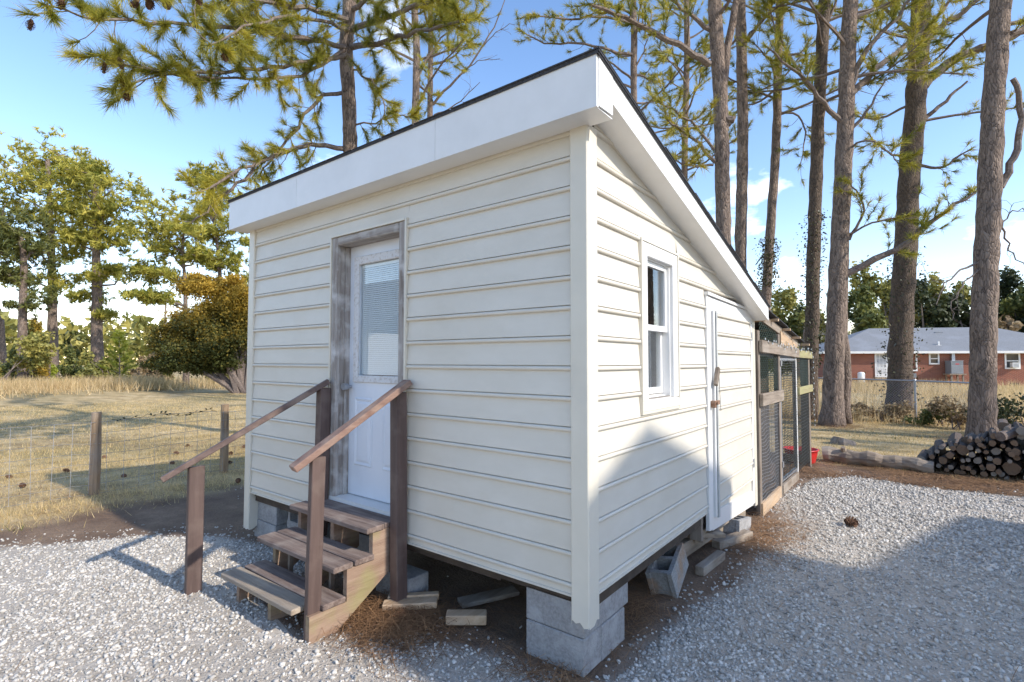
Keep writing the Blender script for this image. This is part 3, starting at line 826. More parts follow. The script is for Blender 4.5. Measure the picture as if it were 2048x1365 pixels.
# front fascia in three lengths
for x0, x1 in ((LX, -2.62), (-2.617, -.98), (-.977, RX - .0)):
    mb = MB(); mb.box(x0, x1, FY - .004, FY + .016, 2.944, rt(FY) - .002); mb.build('fascia', M['trimwhite'], shed)
mb = MB(); mb.box(LX, RX - .004, FY + .017, -.001, 2.944, 2.950); mb.build('soffit', M['trimwhite'], shed)
# corner return box and rake fascia
mb = MB(); mb.prism([(FY + .017, 2.951), (FY + .017, rt(FY + .017)), (-.012, rt(-.012)), (-.012, 2.958)], 'x', RX - .016, RX + .006); mb.build('fascia', M['trimwhite'], shed)
def rb(y): return rt(y) - .150
for y0, y1 in ((-.010, 1.62), (1.622, RE)):
    mb = MB(); mb.prism([(y0, rb(y0)), (y0, rt(y0)), (y1, rt(y1)), (y1, rb(y1))], 'x', RX - .016, RX + .003); mb.build('fascia', M['trimwhite'], shed)
mb = MB(); mb.prism([(-.002, rb(-.002) + .001), (-.002, rb(-.002) + .007), (RE - .004, rb(RE - .004) + .007), (RE - .004, rb(RE - .004) + .001)], 'x', .003, RX - .017); mb.build('soffit', M['trimwhite'], shed)
mb = MB(); mb.prism([(FY + .017, rb(FY + .017)), (FY + .017, rt(FY + .017)), (RE, rt(RE)), (RE, rb(RE))], 'x', LX - .003, LX + .016); mb.build('fascia', M['trimwhite'], shed)
mb = MB(); mb.prism([(-.002, rb(-.002) + .001), (-.002, rb(-.002) + .007), (RE - .004, rb(RE - .004) + .007), (RE - .004, rb(RE - .004) + .001)], 'x', LX + .017, -SH_L - .003); mb.build('soffit', M['trimwhite'], shed)
mb = MB(); mb.bbox((.06, RE + .03, 2.15), (.16, .05, .07), .003); mb.build('rafter_tail', M['newwood'], shed)

# ---- front door
dr = MB()
SY = .102
sx0, sx1, sz0, sz1 = -2.268, -1.492, .612, 2.606
gx0, gx1, gz0, gz1 = -2.128, -1.612, 1.556, 2.455
dr.box(sx0, gx0, SY, SY + .04, sz0, sz1); dr.box(gx1, sx1, SY, SY + .04, sz0, sz1)
dr.box(gx0, gx1, SY, SY + .04, sz0, gz0); dr.box(gx0, gx1, SY, SY + .04, gz1, sz1)
door = dr.build('door', M['door'], shed, label='white half-glass entry door with closed mini blind')
mb = MB()
for (a, b, c, d) in ((gx0 - .055, gx0 + .004, gz0 - .05, gz1 + .06), (gx1 - .004, gx1 + .055, gz0 - .05, gz1 + .06), (gx0 + .0045, gx1 - .0045, gz0 - .05, gz0 + .006), (gx0 + .0045, gx1 - .0045, gz1 - .006, gz1 + .06)):
    mb.bbox(((a + b) / 2, SY - .008, (c + d) / 2), (b - a, .022, d - c), .007)
mb.build('lite_frame', M['litefr'], door)
mb = MB(); mb.box(gx0, gx1, SY + .008, SY + .012, gz0, gz1); mb.build('pane', M['glass'], door)
mb = MB()
z = gz0 + .012
while z < gz1 - .03:
    mb.add([(gx0 + .008, SY + .019, z), (gx1 - .008, SY + .019, z), (gx1 - .008, SY + .026, z + .0150), (gx0 + .008, SY + .026, z + .0150)], [(0, 1, 2, 3)]); z += .0158
mb.box(gx0 + .006, gx1 - .006, SY + .016, SY + .034, gz1 - .028, gz1 - .004)
for xx in (gx0 + .07, gx1 - .07): mb.box(xx, xx + .003, SY + .0165, SY + .0175, gz0 + .01, gz1 - .03)
mb.build('blind', M['blind'], door)
for (px0, px1) in ((-2.172, -1.945), (-1.825, -1.60)):
    mb = MB()
    for inset, yy, hh in ((0, SY - .001, 0),):
        z0, z1 = .846, 1.385
        w1, w2 = .022, .05
        ring = lambda q, y: [(px0 + q, y, z0 + q), (px1 - q, y, z0 + q), (px1 - q, y, z1 - q), (px0 + q, y, z1 - q)]
        V = ring(0, SY - .0005) + ring(.012, SY - .009) + ring(.030, SY - .001) + ring(.050, SY - .008)
        F = []
        for r_ in range(3):
            for i in range(4):
                F.append((r_ * 4 + i, r_ * 4 + (i + 1) % 4, r_ * 4 + 4 + (i + 1) % 4, r_ * 4 + 4 + i))
        F.append((12, 13, 14, 15))
        mb.add(V, F)
    mb.build('raised_panel', M['door'], door)
mb = MB(); mb.box(DO_L + .02, DO_R - .02, -.03, .14, .575, .606); mb.build('threshold', M['trimwhite'], door)
# jambs and brickmould of grey peeling wood
for (x0, x1) in ((-2.325, -2.255), (-1.503, -1.432)):
    mb = MB(); mb.bbox(((x0 + x1) / 2, -.006, (.60 + 2.672) / 2), (x1 - x0, .040, 2.672 - .60), .006); mb.build('door_casing', M['peel_z'], door)
for (x0, x1) in ((-2.292, -2.2685), (-1.4915, -1.466)):
    mb = MB(); mb.box(x0, x1, .0145, .145, .607, 2.63); mb.build('door_jamb', M['peel_z'], door)
mb = MB(); mb.box(-2.268, -2.250, .055, .100, .607, 2.60); mb.build('door_stop', M['peel_z'], door)
mb = MB(); mb.bbox((-1.8785, -.007, 2.638), (.751, .036, .066), .006); mb.build('door_casing', M['peel_x'], door)
mb = MB(); mb.box(-2.268, -1.4925, .0145, .145, 2.608, 2.632); mb.build('door_jamb', M['peel_x'], door)
mb = MB()
mb.box(DO_L, DO_L + .0165, -.034, -.001, .56, DO_T); mb.box(DO_R - .0165, DO_R, -.034, -.001, .45, DO_T); mb.box(DO_L + .017, DO_R - .017, -.036, -.001, DO_T - .016, DO_T)
mb.build('channel_trim', M['trimcream'], door)
mb = MB(); mb.tube([(-2.215, SY - .01, 1.47), (-2.215, SY - .05, 1.47)], .012, 10); mb.tube([(-2.215, SY - .045, 1.47), (-2.215, SY - .085, 1.47)], [.024, .027], 14); mb.build('door_knob', M['steel'], door)

# ---- window in the sunny side wall
y0, y1, z0, z1 = WI
mb = MB()
cw = .088
for (a, b, c, d) in ((y0 + .018, y0 + .018 + cw, z0 + .085, z1 - .016), (y1 - .018 - cw, y1 - .018, z0 + .085, z1 - .016)):
    mb.bbox((.012, (a + b) / 2, (c + d) / 2), (.032, b - a, d - c), .004)
mb.bbox((.012, (y0 + y1) / 2, z1 - .016 - cw / 2), (.034, y1 - y0 - .038 - 2 * cw, cw), .004)
win = mb.build('window', M['trimwhite'], shed, label='small white double-hung window with flat casing')
mb = MB()
mb.prism([(-.09, z0 + .115), (.010, z0 + .084), (.034, z0 + .074), (.034, z0 + .022), (-.002, z0 + .022)], 'y', y0 + .018, y1 - .018)
mb.build('sill', M['trimwhite'], win)
mb = MB()
mb.box(.0, .034, y0, y0 + .0165, z0, z1); mb.box(.0, .034, y1 - .0165, y1, z0, z1); mb.box(.0, .034, y0 + .017, y1 - .017, z1 - .015, z1); mb.box(.0, .032, y0 + .017, y1 - .017, z0, z0 + .02)
mb.build('channel_trim', M['trimcream'], win)
iy0, iy1 = y0 + .018 + cw, y1 - .018 - cw
mb = MB()
mb.box(-.10, .002, iy0 - .012, iy0 + .014, z0 + .09, z1 - .1); mb.box(-.10, .002, iy1 - .014, iy1 + .012, z0 + .09, z1 - .1); mb.box(-.10, .002, iy0 + .0145, iy1 - .0145, z1 - .112, z1 - .085)
mb.build('window_jamb', M['trimwhite'], win)
zm = 1.905
def sash(xf, a, b, c, d, st, name):
    mb = MB()
    mb.box(xf - .028, xf, a, a + st, c, d); mb.box(xf - .028, xf, b - st, b, c, d); mb.box(xf - .028, xf, a + st + .0005, b - st - .0005, c, c + st * 1.15); mb.box(xf - .028, xf, a + st + .0005, b - st - .0005, d - st, d)
    o = mb.build(name, M['trimwhite'], win)
    mb = MB(); mb.box(xf - .017, xf - .013, a + st - .003, b - st + .003, c + st - .003, d - st + .003); mb.build('pane', M['glass'], win)
    return o
sash(-.016, iy0 + .0145, iy1 - .0145, zm - .02, z1 - .113, .034, 'upper_sash')
sash(-.052, iy0 + .0145, iy1 - .0145, z0 + .116, zm + .016, .036, 'lower_sash')
mb = MB()
V = []; n = 40
for i in range(n + 1):
    t = i / n; yy = iy0 - .05 + t * (iy1 - iy0 + .1); xx = -.16 + .016 * math.sin(t * 44) + .006 * math.sin(t * 17)
    V += [(xx, yy, z0 - .02), (xx, yy, zm + .02)]
mb.add(V, [(2 * i, 2 * i + 2, 2 * i + 3, 2 * i + 1) for i in range(n)])
mb.build('curtain', M['curtain'], win)

# ---- plank side door clad in siding
y0, y1 = 1.99, 3.60
mb = MB(); mb.prism([(y0, .275), (y0 + .115, .265), (y0 + .115, 2.225), (y0, 2.235)], 'x', .001, .030)
sdoor = mb.build('side_door', M['trimwhite'], shed, label='narrow side door clad in cream siding with wooden turn latch')
mb = MB(); mb.prism([(y0 + .1155, 2.105), (y1 - .10, 2.085), (y1 - .10, 2.205), (y0 + .1155, 2.225)], 'x', .001, .028); mb.build('door_head', M['trimwhite'], sdoor)
mb = MB(); mb.prism([(y0 - .01, 2.236), (y1 - .02, 2.206), (y1 - .02, 2.226), (y0 - .01, 2.262)], 'x', .001, .048); mb.build('drip_cap', M['trimwhite'], sdoor)
mb = MB(); mb.box(.001, .026, y1 - .0995, y1 - .002, .17, 2.20); mb.build('door_side_trim', M['trimwhite'], sdoor)
mb = MB(); mb.prism([(y0 + .1155, .25), (y1 - .0998, .16), (y1 - .0998, .30), (y0 + .1155, .405)], 'x', .001, .024); mb.build('bottom_board', M['trimwhite'], sdoor)
mb = MB(); mb.box(.010, .046, y0 + .135, y0 + .172, .36, 2.115); mb.build('hinge_strip', M['trimwhite'], sdoor)
mb = MB(); mb.box(.012, .052, y0 + .190, y0 + .228, .345, 2.112); mb.build('edge_channel', M['chan'], sdoor)
for k in range(4, 15):
    if zk(k) - .03 < .40: continue
    zoff = -.045
    course('right', k, y0 + .229, y1 - .10, parent=sdoor, dz=zoff, d0=.008)
mb = MB(); mb.box(.0005, .0075, y0 + .1155, y1 - .0998, .30, 2.10); mb.build('door_board', M['siding'], sdoor)
mb = MB(); mb.beam((.064, y0 + .105, 1.475), (.064, y0 + .185, 1.62), .03, .042, .004); mb.build('turn_latch', M['oldwood_z'], sdoor)
mb = MB(); mb.bbox((.052, y0 + .085, 1.315), (.04, .035, .06), .004); mb.bbox((.06, y0 + .15, 1.325), (.02, .11, .035), .003); mb.tube([(.066, y0 + .1, 1.325), (.085, y0 + .1, 1.325)], .014, 10); mb.build('hasp', M['rust'], sdoor)
mb = MB(); mb.tube([(.055, y0 + .235, 1.60), (.05, y0 + .27, 1.42), (.04, y0 + .33, 1.24)], .003, 4); mb.build('pull_cord', M['wire'], sdoor)
for z_ in (.55, 1.9):
    mb = MB(); mb.box(.027, .030, y1 - .09, y1 - .045, z_, z_ + .09); mb.build('hinge', M['steel'], sdoor)

# ================================================================== BLOCK PIERS
def hollow_block(mb, L=.39, W=.19, H=.19):
    t = .032
    # local: length x, width y, height z (cores vertical), recessed ends
    mb.box(-L / 2, L / 2, -W / 2, -W / 2 + t, -H / 2, H / 2); mb.box(-L / 2, L / 2, W / 2 - t, W / 2, -H / 2, H / 2)
    for xc in (-L / 2 + .030, 0, L / 2 - .030):
        mb.box(xc - .016, xc + .016, -W / 2 + t + .0003, W / 2 - t - .0003, -H / 2 + .001, H / 2 - .001)
    return mb
def block(label, loc, rot=(0, 0, 0), size=None, m='block', hollow=True, group=None, name='concrete_block'):
    mb = MB()
    if hollow: hollow_block(mb)
    else: mb.bbox((0, 0, 0), size, .006)
    me = mb.mesh(name, M[m])
    o = bpy.data.objects.new(name, me); COL.objects.link(o); o.location = loc; o.rotation_euler = rot
    return tag(o, label, 'concrete block', group)
block('grey upper block under the near corner of the shed', (-.225, .30, .287), size=(.385, .54, .190), hollow=False)
block('lower front block at the near corner, sunk in gravel', (-.225, .125, .09), size=(.382, .195, .197), hollow=False)
block('lower rear block at the near corner behind the front one', (-.222, .375, .086), size=(.376, .298, .197), hollow=False)
block('upper block at the far left front corner of the shed', (-3.47, .15, .255), size=(.39, .19, .19), hollow=False)
block('lower block at the far left front corner beside gravel', (-3.48, .15, .06), size=(.392, .20, .195), hollow=False)
block('upper hollow block standing beside the left corner pier', (-3.02, .22, .275), rot=(rad(90), 0, 0))
block('lower hollow block beside the left corner pier', (-3.02, .22, .085), rot=(rad(90), 0, 0))
block('solid block behind the right stringer of the steps', (-1.95, .16, .29), size=(.38, .2, .19), hollow=False)
block('lower block in the dark behind the steps', (-1.95, .165, .095), size=(.39, .21, .19), hollow=False)
block('short block behind the foot of the brown rear post', (-1.58, .10, .07), size=(.36, .19, .19), hollow=False)
_rot = Euler((rad(-9), rad(-17), rad(97)))
_cn = _rot.to_matrix() @ Vector((-.195, -.095, -.095))
block('rust-stained hollow block leaning against the side of the shed', tuple(Vector((.03, 1.24, -.005)) - _cn), rot=tuple(_rot), m='block_rust')
block('block pier under the middle of the side wall in shadow', (-.35, 1.0, .26), size=(.19, .39, .22), hollow=False)
block('half-buried block near the bottom of the side door', (-.02, 2.95, .06), rot=(0, rad(8), rad(88)))

def lumber(label, a, b, w, h, m, name='wood_plank'):
    a = Vector(a); b = Vector(b)
    mb = MB(); mb.beam(a, b, w, h, .004)
    mb.build(name, M[m], None, label, 'plank', loc=tuple((a + b) / 2))
lumber('long grey skid timber lying along the side wall', (-.20, 1.6, .12), (-.10, 3.45, .11), .12, .12, 'oldwood_y', 'skid_timber')
lumber('short grey board laid across the skid timber', (-.22, 1.98, .215), (.06, 2.22, .205), .15, .038, 'oldwood_x')
lumber('small wood offcut wedged under the side door', (-.05, 2.42, .03), (.13, 2.85, .05), .09, .07, 'oldwood_y')
lumber('grey weathered offcut on the dirt beside the leaning block', (.03, 1.72, .035), (.06, 2.2, .03), .07, .07, 'oldwood_y')
lumber('upright stub board beneath the left edge of side door', (-.06, 1.93, .20), (-.06, 1.93, .40), .04, .10, 'oldwood_z')
lumber('thick board under the bottom of the side door', (-.05, 2.0, .215), (-.05, 3.5, .17), .04, .10, 'oldwood_y')
lumber('pale board lying at the foot of the rear handrail post', (-1.43, -.19, .055), (-1.17, .055, .06), .085, .042, 'newwood')
lumber('second pale board stacked behind the first by the post', (-1.47, -.115, .065), (-1.22, .12, .07), .05, .042, 'newwood')
lumber('grey sawn wood end lying in straw under the shed', (-1.0, -.03, .045), (-.80, .13, .045), .09, .06, 'newwood')
lumber('flat board half buried in the dark under the shed', (-1.12, .22, .01), (-.92, .6, .02), .12, .03, 'oldwood_y')

# ================================================================== STEPS
st = thing('entry_steps', 'worn three-tread wooden steps with brown handrails in front of door', 'steps', (-2.0, -.4, 0))
prof = [(-.700, 0.0), (-.700, .163), (-.445, .163), (-.445, .363), (-.250, .363), (-.250, .543), (-.032, .543), (-.032, .30), (-.52, 0.0)]
for xc in (-2.36, -1.93, -1.485):
    mb = MB(); mb.prism(prof, 'x', xc - .019, xc + .019); mb.build('stringer', M['stringer'], st)
def tread(x0, x1, ya, yb, z, m, tilt=0.0, sk=0.0):
    mb = MB(); R_ = Euler((tilt, 0, sk)).to_matrix()
    mb.bbox(((x0 + x1) / 2, (ya + yb) / 2, z - .019), (x1 - x0, yb - ya, .036), .006, R_); mb.build('tread', M[m], st)
tread(-2.47, -1.56, -.765, -.625, .200, 'tread_new', .03, .012)
tread(-2.46, -1.455, -.615, -.455, .203, 'tread', 0, .0)
tread(-2.425, -1.455, -.545, -.405, .400, 'tread', .02, .0)
tread(-2.42, -1.452, -.395, -.245, .402, 'tread', -.01, .006)
tread(-2.415, -1.45, -.305, -.165, .580, 'tread', .02, .0)
tread(-2.41, -1.455, -.158, -.033, .582, 'tread', 0, .0)
for xc in (-2.24, -1.72):
    mb = MB(); mb.box(xc - .012, xc + .012, -.40, -.37, .02, .36); mb.build('riser_post', M['oldwood_z'], st)
posts = [((-2.775, -.825, -.05), (-2.775, -.825, .905), .042, .105, 'brownp'), ((-1.512, -.655, -.05), (-1.500, -.640, 1.09), .042, .09, 'brownp'),
         ((-2.345, -.085, .30), (-2.335, -.075, 1.46), .075, .09, 'brownp'), ((-1.395, -.085, .0), (-1.425, -.080, 1.46), .075, .09, 'brownp')]
for a, b, wx, wy, m in posts:
    a = Vector(a); b = Vector(b)
    mb = MB(); mb.bbox((a + b) / 2, (wx, wy, (b - a).length), .004, Vector((0, 0, 1)).rotation_difference(b - a).to_matrix()); mb.build('post', M[m], st)
mb = MB(); mb.beam((-2.83, -1.02, .838), (-2.315, -.045, 1.515), .088, .040, .004); mb.build('handrail', M['rail'], st)
mb = MB(); mb.beam((-1.52, -.79, 1.037), (-1.375, -.035, 1.532), .088, .040, .004); mb.build('handrail', M['railworn'], st, label='sun-bleached right handrail')
mb = MB(); mb.prism([(-2.62, -.60), (-2.56, -.70), (-2.2, -.77), (-1.75, -.84), (-1.58, -.83), (-1.555, -.72), (-2.3, -.58)], 'z', -.05, .004)
mb.build('concrete_footing', M['concrete'], None, 'dusty concrete footing strip in front of the bottom tread', 'footing', loc=(-2.1, -.75, 0))

# ================================================================== CHICKEN RUN
cp = thing('chicken_run', 'timber and wire chicken run attached to the back of shed', 'chicken run', (0, 5.2, 0))
def post(x, y, z0, z1, w, d, m='oldwood_z', lean=0):
    mb = MB(); mb.bbox((x, y, (z0 + z1) / 2), (w, d, z1 - z0), .004, Euler((0, lean, 0)).to_matrix()); return mb.build('post', M[m], cp)
CX = .03
post(CX, 3.735, -.05, 2.02, .05, .09)
post(CX + .01, 4.76, -.05, 2.02, .06, .10, 'oldwood_z')
post(CX + .01, 5.98, -.05, 1.90, .05, .055, 'trimwhite')
post(CX - .02, 7.12, -.05, 1.86, .12, .12, 'oldwood_z')
post(-2.2, 7.1, -.05, 1.8, .1, .1); post(-2.2, 5.2, -.05, 2.0, .1, .1); post(-1.2, 5.1, -.05, 1.95, .1, .1); post(-.9, 6.9, -.05, 1.8, .1, .1)
def rail_(a, b, w, h, m, nm='rail'):
    mb = MB(); mb.beam(a, b, w, h, .004); return mb.build(nm, M[m], cp)
rail_((CX + .052, 3.70, 1.845), (CX + .055, 6.02, 1.80), .038, .135, 'oldwood_y')
rail_((CX + .05, 3.70, 1.255), (CX + .055, 4.82, 1.255), .038, .135, 'oldwood_y')
rail_((CX + .03, 3.70, .07), (CX + .03, 4.70, .07), .038, .14, 'newwood')
rail_((CX + .03, 4.83, .07), (CX + .03, 5.95, .05), .038, .11, 'oldwood_y')
rail_((CX + .05, 6.03, 1.79), (CX + .06, 7.22, 1.78), .038, .11, 'litmosswood')
rail_((CX + .05, 6.03, 1.25), (CX + .06, 7.20, 1.25), .038, .11, 'litmosswood')
rail_((CX + .02, 3.70, 2.195), (CX + .02, 6.15, 1.905 + .03), .04, .10, 'oldwood_y', 'rafter')
rail_((-1.2, 3.70, 2.20), (-1.2, 7.2, 1.80), .04, .09, 'oldwood_y', 'rafter')
rail_((-2.4, 3.70, 2.20), (-2.4, 7.2, 1.80), .04, .09, 'oldwood_y', 'rafter')
rail_((-2.4, 7.14, 1.77), (0, 7.14, 1.77), .04, .09, 'oldwood_x'); rail_((-2.4, 7.14, .1), (0, 7.14, .1), .04, .12, 'oldwood_x')
mb = MB(); mb.prism([(4.82, 1.88), (5.98, 1.87), (5.98, 1.915), (4.82, 2.06)], 'x', CX + .032, CX + .052); mb.build('gable_board', M['newwood'], cp)
for i in range(4):
    ya = 3.68 + i * .66
    mb = MB(); mb.prism([(ya, 2.275 - .122 * i * .66 + .006 * (i % 2)), (ya + .69, 2.275 - .122 * (i + 1) * .66 + .006 * (i % 2)), (ya + .69, 2.287 - .122 * (i + 1) * .66 + .006 * (i % 2)), (ya, 2.287 - .122 * i * .66 + .006 * (i % 2))], 'x', -3.4, .13)
    mb.build('roof_sheet', M['shingle'], cp)
    mb = MB(); mb.beam((-3.3, ya + .64, 2.245 - .122 * (i * .66 + .64)), (.15 + .015 * i, ya + .64, 2.245 - .122 * (i * .66 + .64)), .05, .03, .003); mb.build('purlin', M['newwood'], cp)
# gate
mb = MB()
for (a, b) in (((CX + .02, 4.84, .16), (CX + .02, 4.84, 1.72)), ((CX + .02, 5.90, .14), (CX + .02, 5.90, 1.72)), ((CX + .02, 4.86, 1.70), (CX + .02, 5.88, 1.70)), ((CX + .02, 4.86, .18), (CX + .02, 5.88, .16))):
    mb.beam(a, b, .035, .04, .003)
gate = mb.build('gate', M['steel'], cp, label='narrow wire gate with steel frame')
mb = MB()
for i in range(46):
    z = .2 + i * .033
    for j in range(8):
        mb.wire((CX + .045 + .008 * math.sin(j * 2.1 + i), 4.86 + j * .1275, z + .006 * math.sin(j * 1.7 + i * .6)), (CX + .045 + .008 * math.sin((j + 1) * 2.1 + i), 4.86 + (j + 1) * .1275, z + .006 * math.sin((j + 1) * 1.7 + i * .6)), .0042)
for j in range(11): mb.wire((CX + .045, 4.86 + j * .1, .18), (CX + .045, 4.86 + j * .1, 1.7), .003)
mb.build('gate_wire', M['wireblk'], gate)
for z in (.35, 1.62):
    mb = MB(); mb.box(CX + .046, CX + .052, 4.79, 4.87, z, z + .07); mb.build('hinge', M['steel'], gate)
mb = MB()
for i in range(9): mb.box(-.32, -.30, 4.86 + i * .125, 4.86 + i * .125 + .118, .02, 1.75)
mb.build('inner_dark_boards', M['dark'], cp)  # dark boards put in to make the inside of the run look dim
mb = MB()
def hexwire(mb, y0, y1, z0, z1f, s, r, x, zig=.004):
    rows = int((y1 - y0) / s)
    for i in range(rows):
        y = y0 + i * s
        z = z0 + (s * .5 if i % 2 else 0)
        while z < z1f(y):
            mb.wire((x, y, z), (x + zig, y + s * .5, z + s * .28), r); mb.wire((x + zig, y + s * .5, z + s * .28), (x, y + s, z), r)
            mb.wire((x + zig, y + s * .5, z + s * .28), (x + zig, y + s * .5, z + s * .72), r)
            z += s
hexwire(mb, 3.76, 4.72, 1.33, lambda y: 2.14 - .122 * (y - 3.7), .05, .0030, CX + .02)
mb.build('poultry_netting', M['wiregrn'], cp)
mb = MB(); hexwire(mb, 6.02, 7.1, 1.31, lambda y: 1.74, .05, .0030, CX + .03); mb.build('poultry_netting', M['wiregrn'], cp)
mb = MB()
for i in range(27):
    z = .13 + i * .041
    for j in range(8): mb.wire((CX + .02 + .01 * math.sin(j * 1.3 + i * .4), 3.76 + j * .12, z + .012 * math.sin(j * .8 + i * .25)), (CX + .02 + .01 * math.sin((j + 1) * 1.3 + i * .4), 3.76 + (j + 1) * .12, z + .012 * math.sin((j + 1) * .8 + i * .25)), .0036)
for j in range(20): mb.wire((CX + .02, 3.76 + j * .05, .12), (CX + .02, 3.76 + j * .05, 1.2), .0026)
mb.build('welded_wire', M['wire'], cp)
mb = MB()
for i in range(24): mb.wire((CX + .03, 6.03, .1 + i * .048), (CX + .03, 7.08, .1 + i * .048), .003)
for j in range(22): mb.wire((CX + .03, 6.03 + j * .05, .1), (CX + .03, 6.03 + j * .05, 1.2), .003)
for i in range(18): mb.wire((-2.4, 7.12, .1 + i * .1), (0, 7.12, .1 + i * .1), .0016)
for j in range(24): mb.wire((-2.4 + j * .1, 7.12, .1), (-2.4 + j * .1, 7.12, 1.78), .0016)
mb.build('welded_wire', M['wireblk'], cp)
# string of dead fairy lights
sl = thing('string_lights', 'tangled green string of small fairy lights along the top rail of the chicken run', 'string lights', (.1, 5.0, 1.9))
mb = MB(); bl = MB(); pv = None; q = random.Random(4)
for i in range(60):
    y = 3.75 + i * .058
    p_ = Vector((CX + .085 + q.uniform(-.012, .012), y + q.uniform(-.03, .03), 1.925 - .02 * (y - 3.7) + .035 * math.sin(i * .9) + q.uniform(-.03, .02)))
    if pv is not None: mb.wire(pv, p_, .0028)
    if i % 2: bl.bbox(p_ + Vector((.006, 0, -.015)), (.009, .009, .022), .003)
    pv = p_
for i in range(40):
    p2 = Vector((CX + .10 + q.uniform(-.01, .02), 7.05 + q.uniform(-.1, .1), 1.75 - i * .028))
    mb.wire(pv, p2, .0024); pv = p2
    if i % 3 == 0: bl.bbox(p2 + Vector((.006, 0, 0)), (.009, .009, .022), .003)
mb.build('cable', M['wiregrn'], sl); bl.build('bulb', M['blind'], sl, kind='stuff')

# red tub
mb = MB(); n = 24; ringz = [(0.0, .20), (.02, .215), (.16, .245), (.20, .25), (.21, .27), (.225, .27), (.225, .245), (.03, .20)]
for z, r in ringz:
    mb.v += [(-.12 + r * 1.0 * math.cos(2 * math.pi * k / n), 7.42 + r * math.sin(2 * math.pi * k / n), z) for k in range(n)]
for i in range(len(ringz) - 1):
    for k in range(n):
        mb.f.append((i * n + k, i * n + (k + 1) % n, (i + 1) * n + (k + 1) % n, (i + 1) * n + k)); mb.mi.append(0)
mb.f.append(tuple(range((len(ringz) - 1) * n, len(ringz) * n))); mb.mi.append(0)
mb.build('red_tub', M['red'], None, 'shallow red plastic tub at the end of the fallen log', 'tub', loc=(-.12, 7.42, 0), smooth=True)

# fallen log
def rough_tube(mb, pts, radii, n, jit, seed, mi=0):
    mb.tube(pts, radii, n, mi, jit, True, random.Random(seed))
mb = MB()
N_ = 16
pts = [(.16 + 1.45 * i / N_, 7.76 + .02 * math.sin(i * .7) - .10 * i / N_, .105 + .012 * math.sin(i * 1.1) - .01 * i / N_) for i in range(N_ + 1)]
rough_tube(mb, pts, [.135 - .035 * i / N_ + .012 * math.sin(i * 1.9) for i in range(N_ + 1)], 14, .06, 5)
mb.tube([(.46, 7.72, .2), (.46, 7.67, .27)], [.05, .03], 8)
mb.build('fallen_log', M['oldwood_x'], None, 'long weathered grey log lying at the edge of the gravel', 'log', loc=(1.1, 7.7, 0))
mb = MB(); rough_tube(mb, [(.24, 10.14, -.05), (.24, 10.14, .05), (.25, 10.15, .10)], [.25, .22, .19], 14, .06, 8); mb.build('tree_stump', M['oldwood_z'], None, 'low sawn tree stump in the dry lawn beyond the log', 'stump', loc=(.24, 10.14, 0))

# firewood pile: every log its own thing
def log_mesh(seed, m_end):
    q = random.Random(seed); mb = MB(); n = 9
    L_ = .52
    pts = [(0, -L_ / 2, 0), (0, -L_ / 4, .01 * q.uniform(-1, 1)), (0, L_ / 4, .01 * q.uniform(-1, 1)), (0, L_ / 2, 0)]
    rr = [q.uniform(.9, 1.12) for _ in range(n)]
    for (x, y, z) in pts:
        for k in range(n):
            a = 2 * math.pi * k / n; r = rr[k] * q.uniform(.96, 1.04)
            mb.v.append((x + r * math.cos(a), y, z + r * math.sin(a)))
    for i in range(3):
        for k in range(n):
            mb.f.append((i * n + k, i * n + (k + 1) % n, (i + 1) * n + (k + 1) % n, (i + 1) * n + k)); mb.mi.append(0)
    mb.f.append(tuple(range(n))); mb.mi.append(1)
    mb.f.append(tuple(range(3 * n, 4 * n))); mb.mi.append(1)
    return mb.mesh('firewood_log', [M['logbark'], m_end])
LM = [log_mesh(30 + i, M['logend'] if i % 3 else M['logend2']) for i in range(7)]
def pile_top(x):
    return float(np.interp(x, [1.35, 1.55, 1.75, 2.0, 2.25, 2.45, 2.7, 3.2, 4.2, 4.7, 5.0], [.05, .24, .38, .50, .60, .74, .84, .90, .84, .5, .05]))
placed = []
q = random.Random(12)
for tries in range(20000):
    r = q.choice([.028, .03, .034, .036, .04, .045, .05, .055, .075, .10])
    x = q.uniform(1.40, 4.9); z = q.uniform(r * .8, max(r, pile_top(x)) + .001)
    if z + r * .3 > pile_top(x): continue
    if all((x - a) ** 2 + (z - b) ** 2 > (r + c) ** 2 * .88 for a, b, c in placed):
        placed.append((x, z, r))
    if len(placed) > 235: break
back = []
for tries in range(4000):
    r = q.choice([.07, .085, .1]); x = q.uniform(1.5, 4.8); z = q.uniform(r * .8, max(r, pile_top(x)) + .001)
    if z + r * .75 > pile_top(x): continue
    if all((x - a) ** 2 + (z - b) ** 2 > (r + c) ** 2 * .62 for a, b, c in back): back.append((x, z, r))
    if len(back) > 62: break
nfront = len(placed)
for i, (x, z, r) in enumerate(placed + back):
    o = bpy.data.objects.new('firewood_log', LM[i % len(LM)]); COL.objects.link(o)
    o.location = (x, (8.13 if i < nfront else 8.72) + q.uniform(-.06, .06), z); o.scale = (r, q.uniform(1.5, 1.8), r * q.uniform(.85, 1.0)); o.rotation_euler = (q.uniform(-.06, .06), q.uniform(0, 6.28), -.08 + q.uniform(-.08, .08))
    tag(o, 'cut firewood log in the stacked pile at the right edge', 'firewood', 'stacked firewood logs')
mb = MB(); mb.tube([(2.35, 7.6, .62), (2.6, 7.95, .70)], [.07, .065], 10, 0, .06); mb.build('firewood_log', M['limb'], None, 'pale grey log lying slantwise on top of the firewood pile', 'firewood', loc=(2.45, 7.8, .66))

